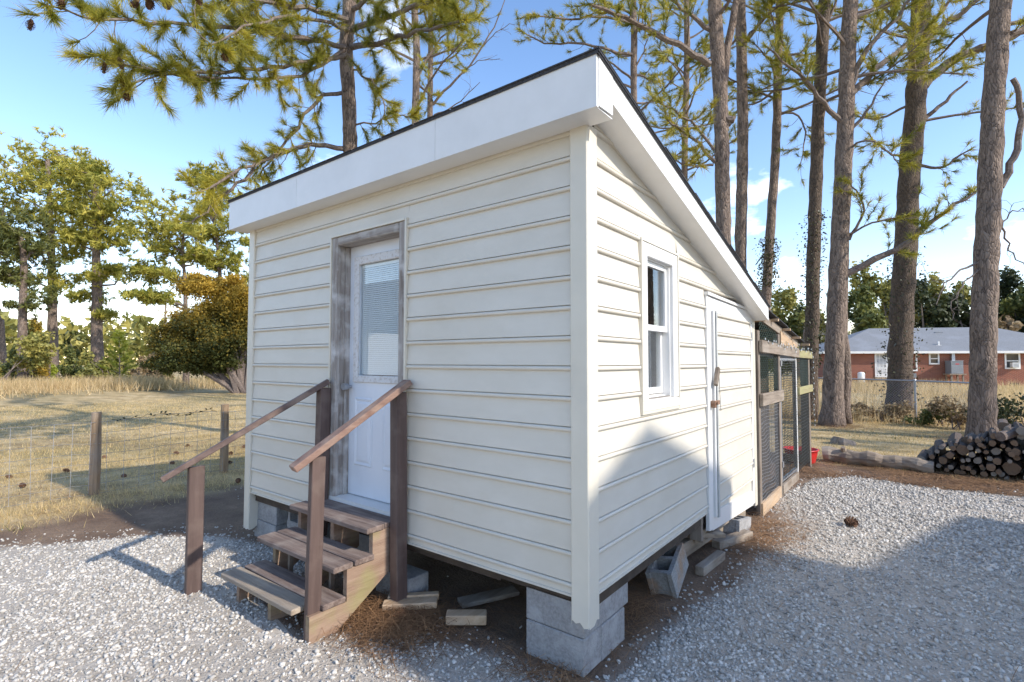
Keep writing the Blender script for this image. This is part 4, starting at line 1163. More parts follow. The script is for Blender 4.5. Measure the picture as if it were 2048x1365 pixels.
# ================================================================== FENCES
wf = thing('wire_fence', 'woven wire field fence with two wooden posts left of the shed', 'fence', (-6.82, .3, 0))
for (x, y, h) in ((-6.76, -.45, 1.03), (-6.87, 1.14, 1.02), (-6.66, -2.2, 1.0), (-6.97, 2.75, 1.0), (-7.07, 4.4, 1.0)):
    mb = MB(); rough_tube(mb, [(x, y, -.05), (x + .01, y, .3), (x - .005, y + .005, .6), (x, y, h)], [.062, .06, .056, .054], 9, .05, int(h * 100) + int(y * 10)); mb.build('post', M['fencewood'], wf)
def fx(y): return -6.79 - .066 * (y + .45) + .075
mb = MB(); q = random.Random(9)
for i, z in enumerate((.05, .16, .28, .40, .53, .67, .80, .93)):
    for j in range(48):
        y = -2.6 + j * .16
        zz = z + .012 * math.sin(y * 2.3 + i) - (.02 if 2 < j % 10 < 8 else 0); z2 = z + .012 * math.sin((y + .16) * 2.3 + i) - (.02 if 2 < (j + 1) % 10 < 8 else 0)
        mb.wire((fx(y), y, zz), (fx(y + .16), y + .16, z2), .0028 if i < 7 else .0036)
for j in range(42):
    y = -2.5 + j * .18
    mb.wire((fx(y), y, .04), (fx(y) + q.uniform(-.01, .01), y + q.uniform(-.015, .015), .92), .0024)
mb.build('woven_wire', M['wire'], wf)
# dry vine on the top wire
mb = MB(); lv = []
y = -.3; p0 = Vector((fx(y), y, .93))
while y < 1.0:
    y += .05; p1 = Vector((fx(y) + q.uniform(-.02, .02), y, .93 + .02 * math.sin(y * 9) + q.uniform(-.01, .02)))
    mb.wire(p0, p1, .003); p0 = p1
    if q.random() < .8:
        d = Vector((q.uniform(-1, 1), q.uniform(-1, 1), q.uniform(-.3, 1))).normalized() * .05; s_ = d.orthogonal().normalized() * .014
        mb.add([tuple(p1), tuple(p1 + d * .5 + s_), tuple(p1 + d), tuple(p1 + d * .5 - s_)], [(0, 1, 2, 3)])
mb.build('dry_vine', M['ivy'], None, 'thin leafy vine creeping along the top fence wire', 'vine', loc=(-6.8, .3, .93))

cl = thing('chain_link_fence', 'grey chain-link fence rail and post beyond the back lawn', 'fence', (1.4, 15.85, 0))
mb = MB(); mb.tube([(1.445, 15.85, -.05), (1.445, 15.85, 1.17)], .03, 10); mb.tube([(1.445, 15.85, 1.17), (1.445, 15.85, 1.2)], [.036, .02], 10); mb.build('post', M['steel'], cl)
mb = MB(); mb.tube([(-1.2, 16.15, 1.17), (1.445, 15.85, 1.15), (2.72, 15.7, 1.12)], .021, 8); mb.build('top_rail', M['steel'], cl)
mb = MB(); mb.tube([(-1.25, 16.15, -.05), (-1.25, 16.15, 1.18)], .03, 10); mb.build('post', M['steel'], cl)
mb = MB(); q = random.Random(2)
for i in range(60):
    x = -1.2 + i * .065; y = 16.15 - (x + 1.2) * .113
    mb.wire((x, y, .05), (min(x + 1.0, 2.72), y - .1, 1.12), .0022); mb.wire((x, y, 1.12), (min(x + 1.0, 2.72), y - .1, .05), .0022)
mb.build('chain_mesh', M['wire'], cl)

# ================================================================== BRICK HOUSE
HA = Vector((-4.036, 43.481, 0)); HE = Vector((.91153, .41122, 0)); HN = Vector((.41122, -.91153, 0))
house = thing('brick_house', 'long red brick ranch house with grey hip roof beyond the field', 'house', tuple(HA + HE * 9))
def hbox(mb, s0, s1, d0, d1, z0, z1, mi=0):
    P = []
    for z in (z0, z1):
        for s_, d in ((s0, d0), (s1, d0), (s1, d1), (s0, d1)):
            p = HA + HE * s_ + HN * d; P.append((p.x, p.y, z))
    return mb.add(P, [(0, 3, 2, 1), (4, 5, 6, 7), (0, 1, 5, 4), (1, 2, 6, 5), (2, 3, 7, 6), (3, 0, 4, 7)], mi)
def brick_mat():
    m, t, n, p = _new('red_brick')
    L = t.links.new; co = n.new('ShaderNodeTexCoord'); mp = n.new('ShaderNodeMapping'); mp.inputs['Rotation'].default_value = (0, 0, -math.atan2(HE.y, HE.x))
    L(co.outputs['Object'], mp.inputs[0])
    sx = n.new('ShaderNodeSeparateXYZ'); cx = n.new('ShaderNodeCombineXYZ'); L(mp.outputs[0], sx.inputs[0]); L(sx.outputs['X'], cx.inputs['X']); L(sx.outputs['Z'], cx.inputs['Y'])
    b = n.new('ShaderNodeTexBrick'); b.inputs['Color1'].default_value = (.30, .095, .05, 1); b.inputs['Color2'].default_value = (.22, .068, .038, 1); b.inputs['Mortar'].default_value = (.33, .24, .19, 1)
    b.inputs['Scale'].default_value = 1; b.inputs['Brick Width'].default_value = .21; b.inputs['Row Height'].default_value = .076; b.inputs['Mortar Size'].default_value = .007
    L(cx.outputs[0], b.inputs['Vector']); L(b.outputs[0], p.inputs['Base Color']); p.inputs['Roughness'].default_value = .9
    bp = n.new('ShaderNodeBump'); bp.inputs['Strength'].default_value = .5; bp.inputs['Distance'].default_value = .01; L(b.outputs['Fac'], bp.inputs['Height']); bp.invert = True; L(bp.outputs[0], p.inputs['Normal'])
    return m
M['brick'] = brick_mat()
M['hroof'] = mat('grey_asphalt_roof', (.175, .178, .182), (.25, .253, .257), scale=14, rough=.95, stretch=(1, 1, 3), c3=(.30, .31, .33), c3amt=.4, c3scale=.8)
M['hglass'] = mat('dark_house_glass', (.03, .035, .04), (.06, .065, .07), scale=2, rough=.08)
M['acgrey'] = mat('grey_condenser', (.16, .17, .18), (.24, .25, .26), scale=30, rough=.5)
mb = MB(); hbox(mb, .4, 17.7, 0, -8, -.1, 2.42); mb.build('wall', M['brick'], house)
mb = MB()
ov, ez = .42, 2.46
cs = [(.4 - ov, ov), (17.7 + ov, ov), (17.7 + ov, -8 - ov), (.4 - ov, -8 - ov)]
rd = [(4.8, -4, 4.42), (13.3, -4, 4.42)]
P = [HA + HE * s_ + HN * d for s_, d in cs] + [HA + HE * s_ + HN * d for s_, d, z in rd]
V = [(p.x, p.y, ez) for p in P[:4]] + [(p.x, p.y, 4.42) for p in P[4:]] + [(p.x, p.y, ez - .03) for p in P[:4]]
mb.add(V, [(0, 1, 5, 4), (1, 2, 5), (2, 3, 4, 5), (3, 0, 4), (6, 7, 8, 9), (0, 1, 7, 6), (1, 2, 8, 7), (2, 3, 9, 8), (3, 0, 6, 9)])
hr = mb.build('roof', M['hroof'], house, label='grey shingled hip roof')
def hpart(nm, m, *bx, parent=house, label=None):
    mb = MB()
    for b in bx: hbox(mb, *b)
    return mb.build(nm, M[m], parent, label=label)
hpart('fascia', 'trimwhite', (.4 - ov, 17.7 + ov, ov + .003, ov + .028, ez - .16, ez + .01), (.4 - ov - .028, .4 - ov - .003, ov, -8 - ov, ez - .16, ez + .01))
hpart('soffit', 'trimwhite', (.4 - ov, 17.7 + ov, .002, ov, ez - .155, ez - .13))
def hwindow(s0, s1, z0, z1, ac=False):
    f = hpart('window', 'trimwhite', (s0, s0 + .1, .005, .05, z0, z1), (s1 - .1, s1, .005, .05, z0, z1), (s0 + .101, s1 - .101, .005, .05, z1 - .09, z1), (s0 + .101, s1 - .101, .005, .06, z0, z0 + .1), (s0 + .101, s1 - .101, .012, .035, (z0 + z1) / 2 - .03, (z0 + z1) / 2 + .03))
    hpart('pane', 'hglass', (s0 + .08, s1 - .08, .004, .012, z0 + .08, (z0 + z1) / 2 - .02), (s0 + .08, s1 - .08, .004, .012, (z0 + z1) / 2 + .02, z1 - .08), parent=f)
    if ac:
        hpart('window_ac', 'trimwhite', (s0 + .3, s1 - .22, .03, .32, z0 + .11, z0 + .46), parent=f)
        mb = MB()
        for i in range(7): hbox(mb, s0 + .34, s1 - .26, .321, .328, z0 + .15 + i * .04, z0 + .165 + i * .04)
        mb.build('grille', M['acgrey'], f)
    return f
hwindow(1.0, 1.8, 1.04, 1.86); hwindow(7.06, 7.72, 1.50, 2.34); hwindow(11.72, 12.65, 1.18, 2.34, True); hwindow(15.2, 16.1, 1.18, 2.34)
hd = hpart('door', 'trimwhite', (3.55, 4.42, .004, .05, .55, 2.34))
for i in range(5):
    for j in range(3): hpart('pane', 'curtain', (3.67 + j * .22, 3.85 + j * .22, .052, .058, .78 + i * .3, 1.04 + i * .3), parent=hd)
mb = MB()
for i in range(3): hbox(mb, 3.4, 4.6, .06, .45 + .3 * i, .36 - .18 * i, .54 - .18 * i)
mb.build('stoop', M['oldwood_x'], house)
mb = MB()
for i in range(6): hbox(mb, 3.36 + i * .13, 3.40 + i * .13, .93, .97, .55, 1.2)
hbox(mb, 3.3, 4.1, .92, .98, 1.2, 1.27)
mb.build('stoop_railing', M['trimwhite'], house)
hpart('downspout', 'trimwhite', (6.2, 6.29, .02, .10, 1.0, 2.33), (5.8, 6.199, .02, .10, 1.0, 1.09), (5.72, 5.799, .02, .1, .05, 1.09))
hpart('meter_box', 'acgrey', (6.02, 6.2, .01, .12, .5, .85), (8.95, 9.12, .01, .12, .95, 1.25))
hpart('foundation_vent', 'hglass', (12.0, 12.5, .004, .03, .05, .2))
hpart('flue', 'steel', (8.42, 8.62, .02, .2, 1.7, 2.32))
hpart('roof_vent', 'acgrey', (8.95, 9.45, -2.9, -3.3, 3.84, 4.02), parent=hr)
hpart('vent_pipe', 'trimwhite', (8.0, 8.09, -.62, -.72, 2.9, 3.2), (7.85, 8.2, -.6, -.75, 2.9, 2.93), parent=hr)
ac = thing('air_conditioner', 'grey air-conditioning condenser raised on a wooden stand by the brick wall', 'air conditioner', tuple(HA + HE * 8.35 + HN * .5))
def apart(nm, m, *bx):
    mb = MB()
    for b in bx: hbox(mb, *b)
    mb.build(nm, M[m], ac)
apart('stand_leg', 'oldwood_z', (7.95, 8.05, .2, .3, -.05, .76)); apart('stand_leg', 'oldwood_z', (8.65, 8.75, .2, .3, -.05, .76)); apart('stand_leg', 'oldwood_z', (7.95, 8.05, .85, .95, -.05, .76)); apart('stand_leg', 'oldwood_z', (8.65, 8.75, .85, .95, -.05, .76))
apart('stand_top', 'oldwood_x', (7.85, 8.85, .12, 1.02, .761, .84))
apart('casing', 'acgrey', (7.98, 8.72, .2, .94, .841, 1.74)); apart('badge', 'red', (8.25, 8.48, .941, .946, 1.5, 1.56)); apart('fan_cap', 'steel', (7.96, 8.74, .18, .96, 1.741, 1.77))
mb = MB()
for i in range(14): hbox(mb, 8.0, 8.7, .942, .95, .9 + i * .04, .915 + i * .04)
mb.build('louvre', M['steel'], ac)
pt = HA + HE * 2.45 + HN * .5
mb = MB(); mb.tube([(pt.x, pt.y, 0), (pt.x, pt.y, .08), (pt.x, pt.y, .82), (pt.x, pt.y, .9), (pt.x, pt.y, .93)], [.2, .24, .24, .18, .05], 16); mb.build('gas_tank', M['trimwhite'], None, 'small upright white gas tank by the brick house', 'gas tank', loc=tuple(pt), smooth=True)

# ================================================================== NEIGHBOUR BUILDINGS OUT OF FRAME (they shade the yard and show in the door glass)
gx = 6.6
oy, oz = .075 * gx, .653 * gx
g = thing('garage', 'white gabled outbuilding right of the yard that shades the driveway', 'outbuilding', (gx + 2, 1.2, 0))
pk, el, er, ez_ = (.80 + oy, 1.247 + oz), (-.33 + oy, .84 + oz), (2.60 + oy, .60 + oz), 0
mb = MB(); mb.prism([(el[0] + .12, 0), (er[0] - .12, 0), (er[0] - .12, er[1] - .05), (pk[0], pk[1] - .12), (el[0] + .12, el[1] - .05)], 'x', gx + .25, gx + 4.5); mb.build('wall', M['trimwhite'], g)
mb = MB(); mb.prism([(el[0] - .1, el[1] - .04), pk, (er[0] + .1, er[1] - .04), (er[0] + .1, er[1] - .14), (pk[0], pk[1] - .1), (el[0] - .1, el[1] - .14)], 'x', gx, gx + 4.8); mb.build('roof', M['shingle'], g)
mb = MB(); mb.prism([(er[0] - .118, 0), (4.95 + oy, 0), (4.95 + oy, -.97 + oz), (3.35 + oy, -.62 + oz), (er[0] - .118, -.45 + oz)], 'x', gx + .3, gx + 3.2); mb.build('lean_to', M['trimwhite'], g)
mb = MB(); mb.box(gx + .2, gx + .245, el[0] + .9, el[0] + 2.0, .05, 2.1); mb.build('door', M['oldwood_z'], g)

dh = thing('house', 'low white house with dark roof mirrored in the door glass', 'house', (-13, -8, 0))
mb = MB(); mb.box(-19, -11, -13.0, -6.6, 0, 2.5); mb.build('wall', M['trimwhite'], dh)
mb = MB(); mb.prism([(-13.5, 2.45), (-9.8, 4.7), (-6.1, 2.45), (-6.1, 2.35), (-9.8, 4.55), (-13.5, 2.35)], 'x', -19.4, -10.6); mb.build('roof', M['shingle'], dh)
mb = MB(); mb.box(-15.5, -14.5, -6.59, -6.55, 1.0, 2.1); mb.build('window', M['hglass'], dh)

TREES = {'A':{'trunk':[(-0.31,13.47,0.0),(-0.16,13.46,2.78),(0.13,13.46,7.23),(0.36,13.44,11.16),(0.56,13.41,14.56)],'r':(0.27,0.17),'limbs':[([(0.09,13.53,3.97),(0.81,13.77,4.36),(1.37,13.91,4.66),(2.03,14.1,5.32),(2.71,14.31,5.81)],0.1,0.03,'g'),([(0.1,13.34,7.93),(-0.32,12.69,8.4),(-0.57,12.18,8.78),(-1.26,11.32,9.46)],0.07,0.02,'g'),([(0.28,13.43,8.64),(0.91,14.17,9.56),(1.77,15.08,10.51),(2.46,15.85,11.62)],0.09,0.04,'g'),([(0.28,13.43,8.78),(0.62,13.44,9.72),(1.36,13.75,10.51),(1.78,13.83,11.15)],0.08,0.03,'g'),([(0.29,13.49,7.76),(0.69,13.58,8.25),(1.05,13.64,8.94)],0.045,0.015,'d'),([(0.17,13.54,4.86),(0.54,13.58,5.58),(0.45,13.28,5.95),(0.25,12.9,6.18)],0.04,0.015,'g'),([(0.14,13.4,7.21),(0.48,13.23,7.33),(0.89,13.14,7.12),(1.28,13.05,6.44)],0.03,0.012,'g'),([(0.12,13.49,4.99),(0.84,13.59,5.29),(1.54,13.69,5.32)],0.03,0.012,'g'),([(-0.02,13.95,0.03),(-0.02,13.82,1.46),(-0.01,13.67,3.31),(0.06,13.61,4.36)],0.15,0.1,'t')]},'B':{'trunk':[(1.03,17.61,-0.0),(1.19,17.59,2.82),(1.48,17.59,7.46),(1.8,17.63,11.33),(2.0,17.62,14.73)],'r':(0.37,0.26),'limbs':[([(1.89,17.76,10.22),(2.41,17.82,10.72),(2.99,17.94,10.96),(3.5,18.01,11.06),(4.33,18.33,11.31)],0.16,0.08,'g'),([(1.83,17.77,9.17),(2.38,17.92,9.61),(2.92,18.05,10.14)],0.07,0.03,'d'),([(1.85,17.66,11.64),(2.56,17.84,12.08),(3.14,17.94,12.36),(3.59,17.93,12.91)],0.1,0.04,'g'),([(1.77,17.59,11.79),(1.23,17.45,12.42),(0.61,17.25,13.38)],0.08,0.03,'g'),([(1.61,17.67,7.77),(2.2,17.5,7.43),(2.87,17.37,7.83)],0.05,0.02,'g'),([(1.4,17.49,7.93),(1.01,16.94,8.0),(0.55,16.31,8.52)],0.04,0.02,'g')],'ivy':(0.2,5.2)},'C':{'trunk':[(2.54,12.58,-0.0),(2.63,12.52,2.47),(2.78,12.51,5.16),(2.95,12.5,7.84),(3.11,12.55,9.45),(3.3,12.57,11.81)],'r':(0.26,0.19),'limbs':[([(2.98,12.64,5.42),(3.24,12.75,6.1),(3.36,12.74,6.83),(3.34,12.64,7.33),(3.21,12.46,7.64)],0.075,0.05,'d'),([(2.57,12.41,3.81),(2.2,12.01,3.58),(1.94,11.7,3.3),(1.82,11.5,2.87)],0.025,0.008,'d'),([(2.57,12.42,3.65),(2.33,12.12,3.42),(2.14,11.87,2.98),(2.08,11.72,2.56)],0.02,0.006,'d'),([(2.92,12.63,4.94),(3.04,12.62,4.27),(3.16,12.61,3.83),(3.39,12.67,3.71)],0.03,0.008,'d'),([(2.91,12.64,4.4),(3.04,12.68,4.82),(3.29,12.83,4.98),(3.54,12.98,4.81)],0.02,0.006,'d'),([(3.12,12.59,8.61),(3.3,12.67,8.69),(3.63,12.85,8.95)],0.08,0.05,'g')]},'D':{'trunk':[(-1.0,14.78,-0.0),(-0.88,14.77,2.02),(-0.6,14.7,7.82),(-0.33,14.68,12.17),(-0.17,14.66,15.07)],'r':(0.21,0.16),'limbs':[([(-0.54,14.67,9.27),(-0.96,14.1,9.91),(-1.35,13.54,10.8),(-1.53,13.16,11.54)],0.05,0.02,'g'),([(-0.38,14.69,11.3),(-0.16,14.83,11.88),(-0.06,14.88,12.46)],0.05,0.03,'g')],'ivy':(1.5,6.0)},'E':{'trunk':[(-2.48,15.53,0.0),(-2.23,15.53,3.81),(-1.91,15.55,8.44),(-1.67,15.5,13.22),(-1.57,15.45,15.61)],'r':(0.17,0.12),'limbs':[([(-1.83,15.53,10.03),(-2.43,14.74,10.22),(-2.98,13.99,10.55)],0.04,0.02,'g'),([(-1.8,15.57,9.63),(-1.21,15.74,9.52),(-1.04,15.62,8.71),(-1.17,15.27,7.69)],0.035,0.012,'g'),([(-1.73,15.58,10.67),(-1.31,15.69,11.06),(-0.9,15.78,11.76)],0.03,0.012,'g')],'ivy':(4,5.6)},'F':{'trunk':[(-2.88,14.59,-0.0),(-2.73,14.43,5.45),(-2.6,14.36,9.0),(-2.58,14.18,12.87),(-2.56,14.07,15.19)],'r':(0.2,0.16),'limbs':[([(-2.49,14.32,11.48),(-1.95,14.68,12.41),(-1.58,14.96,12.64)],0.05,0.03,'g')]},'G':{'trunk':[(-2.37,11.19,0.0),(-2.3,11.01,4.74),(-2.27,10.85,8.26),(-2.33,10.72,10.02),(-2.34,10.6,12.28)],'r':(0.21,0.18),'limbs':[([(-2.47,10.65,9.14),(-2.91,9.83,9.35),(-3.43,8.94,9.59),(-3.82,8.16,9.69),(-4.09,7.48,9.61)],0.09,0.035,'g'),([(-2.27,10.89,7.63),(-2.14,10.87,9.12),(-1.95,10.92,10.22),(-1.82,10.93,11.08)],0.1,0.08,'t'),([(-2.41,10.82,6.69),(-2.59,10.25,6.99),(-2.77,9.68,7.14),(-2.97,9.1,7.29)],0.05,0.02,'y'),([(-2.42,10.8,7.0),(-2.68,10.16,7.48),(-2.94,9.52,7.68),(-3.1,8.98,7.69)],0.04,0.02,'y'),([(-2.46,10.79,6.62),(-2.68,10.29,6.52),(-2.83,9.84,6.36),(-2.97,9.39,6.44)],0.035,0.015,'y'),([(-2.24,10.91,7.57),(-2.07,10.97,7.69),(-2.02,10.95,7.76)],0.11,0.1,'d'),([(-2.43,10.64,10.02),(-2.84,10.0,10.35),(-3.13,9.45,10.54)],0.06,0.03,'g')]},'H':{'trunk':[(-6.35,19.5,0.0),(-6.08,19.2,10.05),(-5.85,19.13,14.94),(-5.82,18.99,18.34)],'r':(0.16,0.13),'limbs':[([(-5.96,19.1,13.88),(-6.39,18.53,14.42),(-6.83,17.99,14.32),(-7.11,17.6,13.6)],0.04,0.015,'g'),([(-5.93,19.14,13.45),(-5.44,19.48,14.3),(-5.09,19.71,15.15)],0.03,0.012,'g'),([(-5.97,19.12,13.24),(-6.38,18.48,13.42),(-6.7,17.92,13.6)],0.03,0.01,'g')]},'I':{'trunk':[(-7.12,16.37,-0.0),(-6.87,15.97,11.99),(-6.78,15.91,14.51),(-6.8,15.76,17.21)],'r':(0.16,0.13),'limbs':[([(-6.9,15.91,12.57),(-7.47,15.13,13.1),(-7.94,14.44,13.24)],0.05,0.015,'g'),([(-6.88,15.88,13.54),(-7.49,14.78,13.43),(-8.13,13.66,13.4),(-8.87,12.47,13.0),(-9.14,11.63,13.22)],0.06,0.02,'g'),([(-6.85,15.93,12.96),(-6.45,16.08,13.67),(-6.25,16.08,14.38)],0.04,0.015,'g'),([(-6.81,15.88,14.7),(-7.53,14.48,14.64),(-8.23,13.13,14.01),(-8.85,11.82,13.74)],0.06,0.02,'g')]},'J':{'trunk':[(-7.16,3.7,0.0),(-7.1,3.46,5.76),(-7.11,3.4,6.73),(-7.13,3.34,7.7),(-7.05,3.35,8.66),(-6.98,3.35,9.92)],'r':(0.175,0.13),'limbs':[([(-7.2,3.38,5.78),(-7.25,2.89,5.71),(-7.36,2.36,5.49),(-7.44,1.87,5.1),(-7.41,1.45,4.8),(-7.49,0.95,4.35)],0.07,0.02,'n'),([(-7.52,1.9,5.16),(-7.53,1.58,4.69),(-7.59,1.22,4.27),(-7.63,0.87,3.84)],0.035,0.012,'n'),([(-7.19,3.34,6.87),(-7.3,3.05,6.76),(-7.42,2.77,6.43),(-7.51,2.53,5.93),(-7.58,2.29,5.5),(-7.72,2.01,4.99)],0.055,0.02,'n'),([(-7.07,3.26,7.68),(-6.94,2.47,7.38),(-6.81,1.68,7.02),(-6.77,0.83,6.68),(-6.66,0.02,6.25),(-6.42,-0.68,5.84),(-5.96,-1.21,5.53)],0.07,0.012,'n'),([(-7.05,3.28,7.54),(-7.0,2.32,6.92),(-6.88,1.4,6.33),(-6.69,0.54,5.79),(-6.3,-0.18,5.4),(-5.79,-0.81,5.11)],0.06,0.012,'n'),([(-7.07,3.26,7.64),(-6.97,2.5,6.77),(-6.86,1.72,6.3),(-6.78,0.92,5.95),(-6.53,0.24,5.6),(-6.25,-0.4,5.06)],0.05,0.01,'n'),([(-7.01,3.28,8.21),(-6.69,2.13,7.68),(-6.3,1.04,7.02),(-5.72,0.1,6.33),(-5.03,-0.75,5.5)],0.07,0.012,'n'),([(-7.0,3.29,8.02),(-6.7,2.5,7.66),(-6.47,1.66,7.2),(-6.14,0.91,6.43),(-5.61,0.31,5.71)],0.05,0.012,'n'),([(-7.07,3.38,7.74),(-5.96,3.33,7.39),(-4.85,3.27,7.14),(-3.83,3.15,6.83)],0.06,0.015,'n'),([(-7.05,3.38,8.08),(-5.75,3.39,7.84),(-4.61,3.27,7.55),(-3.51,3.12,7.21)],0.06,0.015,'n'),([(-7.06,3.36,8.47),(-5.99,3.24,8.32),(-4.93,3.12,8.03)],0.05,0.015,'n'),([(-7.05,3.42,7.31),(-6.55,3.52,6.99),(-6.23,3.5,6.59),(-6.01,3.4,6.06)],0.02,0.008,'n'),([(-7.07,3.46,6.25),(-6.69,3.58,6.23),(-6.21,3.78,6.27),(-5.81,3.93,6.2)],0.02,0.008,'n')]},'K':{'trunk':[(-11.58,9.14,0.0),(-11.32,8.86,9.61),(-11.22,8.82,11.92),(-11.26,8.7,13.56),(-11.25,8.64,15.04)],'r':(0.15,0.12),'limbs':[([(-11.22,8.86,11.09),(-10.66,9.04,11.98),(-10.14,9.21,12.36),(-9.51,9.46,12.73)],0.04,0.015,'g'),([(-11.29,8.74,12.57),(-11.47,8.26,12.9),(-11.52,7.88,13.53)],0.04,0.015,'g')]},'M':{'trunk':[(-12.63,10.85,-0.0),(-12.38,10.5,10.92),(-12.31,10.44,13.12),(-12.28,10.37,14.96),(-12.26,10.32,16.43)],'r':(0.13,0.1),'limbs':[([(-12.32,10.54,11.1),(-11.63,10.73,11.7),(-10.73,11.07,12.46),(-10.05,11.23,13.38),(-9.53,11.27,14.26)],0.05,0.015,'d'),([(-12.3,10.58,10.73),(-11.64,10.87,10.93),(-11.08,11.06,11.3),(-10.61,11.2,11.66)],0.03,0.01,'d'),([(-11.23,10.83,11.98),(-10.52,11.1,12.41),(-9.83,11.39,12.33)],0.02,0.008,'d'),([(-10.51,11.09,12.76),(-9.81,11.35,13.43),(-9.27,11.52,13.39)],0.02,0.008,'d'),([(-12.28,10.43,13.86),(-11.57,10.64,14.24),(-10.95,10.77,14.97)],0.04,0.015,'g')]}}
FAR = {'a':{'trunk':[(-48.64,7.09,-0.0),(-48.49,6.89,6.17),(-48.47,6.67,10.95),(-48.51,6.47,14.25),(-48.54,6.33,16.46)],'r':(0.38,0.12),'blobs':[((-49.57,5.56,16.09),1.84,1.03),((-49.1,7.13,17.22),1.65,0.92),((-47.41,6.05,14.28),2.21,1.03),((-50.49,4.95,13.88),1.65,0.92),((-47.29,7.41,14.26),1.65,0.92),((-51.0,5.89,12.7),2.21,0.96),((-46.62,6.79,11.78),1.84,0.88),((-50.85,4.82,10.94),1.65,1.03),((-47.1,7.78,9.85),1.29,0.74),((-49.43,5.98,9.84),1.65,0.74),((-46.44,7.14,7.49),1.1,0.59),((-48.24,7.87,15.72),1.29,0.81),((-50.35,5.37,7.82),1.1,0.59)]},'b':{'trunk':[(-43.55,8.48,0.0),(-43.41,8.29,5.94),(-43.39,8.14,9.42),(-43.38,8.0,12.2),(-43.33,7.94,14.29)],'r':(0.42,0.14),'blobs':[((-43.32,7.92,14.81),1.39,0.7),((-45.29,7.7,14.1),1.57,0.84),((-42.38,8.7,13.6),1.39,0.84),((-41.86,7.92,12.08),1.92,0.87),((-44.48,7.15,12.2),1.22,0.77),((-42.01,9.08,11.86),1.22,0.84),((-43.41,8.05,10.81),1.74,0.77),((-42.19,9.03,10.12),0.98,0.63),((-44.39,7.33,10.11),0.98,0.56),((-43.48,8.15,7.68),0.87,0.49),((-40.76,8.99,7.68),0.98,0.42),((-43.93,7.87,6.29),0.87,0.42),((-43.27,8.45,4.9),0.7,0.31)]},'c':{'trunk':[(-43.58,4.67,0.0),(-43.48,4.53,4.3),(-43.33,4.49,7.49),(-43.36,4.37,9.41)],'r':(0.3,0.15),'blobs':[((-43.72,4.05,10.04),1.6,0.89),((-44.51,3.51,8.77),1.28,0.8),((-42.99,4.68,8.77),1.12,0.64),((-44.97,3.06,10.68),1.28,0.96),((-44.16,3.85,7.33),1.28,0.64),((-43.32,4.59,5.58),0.96,0.57)],'dark':1},'d':{'trunk':[(-36.42,11.45,-0.0),(-36.32,11.31,4.39),(-36.31,11.19,7.02),(-36.4,11.03,9.0)],'r':(0.2,0.08),'blobs':[((-36.74,10.66,10.97),1.32,0.66),((-37.28,10.29,9.98),1.48,0.59),((-35.98,11.29,9.98),1.32,0.66),((-37.61,10.17,7.35),1.18,0.46),((-38.12,9.76,7.68),0.86,0.33),((-36.92,10.63,8.67),1.15,0.49),((-38.42,9.61,6.03),0.92,0.33),((-37.51,10.33,5.71),0.92,0.39),((-35.62,11.64,8.67),0.92,0.53)]},'e':{'trunk':[(-36.72,13.76,-0.0),(-36.61,13.61,4.56),(-36.58,13.46,8.04),(-36.79,13.14,11.17)],'r':(0.22,0.08),'blobs':[((-37.0,12.84,13.95),1.25,0.7),((-36.19,13.51,12.91),1.39,0.77),((-37.59,12.47,12.21),1.25,0.7),((-35.68,13.99,11.17),1.04,0.77),((-36.8,13.17,10.47),1.39,0.7),((-35.46,14.27,9.08),0.87,0.87),((-36.57,13.44,8.56),1.04,0.56),((-35.22,14.54,7.34),0.7,0.7),((-37.54,12.4,14.3),1.04,0.56)]},'f':{'trunk':[(-57.11,5.6,-0.0),(-57.07,5.54,1.77),(-57.09,5.36,5.02)],'r':(0.3,0.2),'blobs':[((-58.08,4.52,6.64),1.22,1.22)]}}
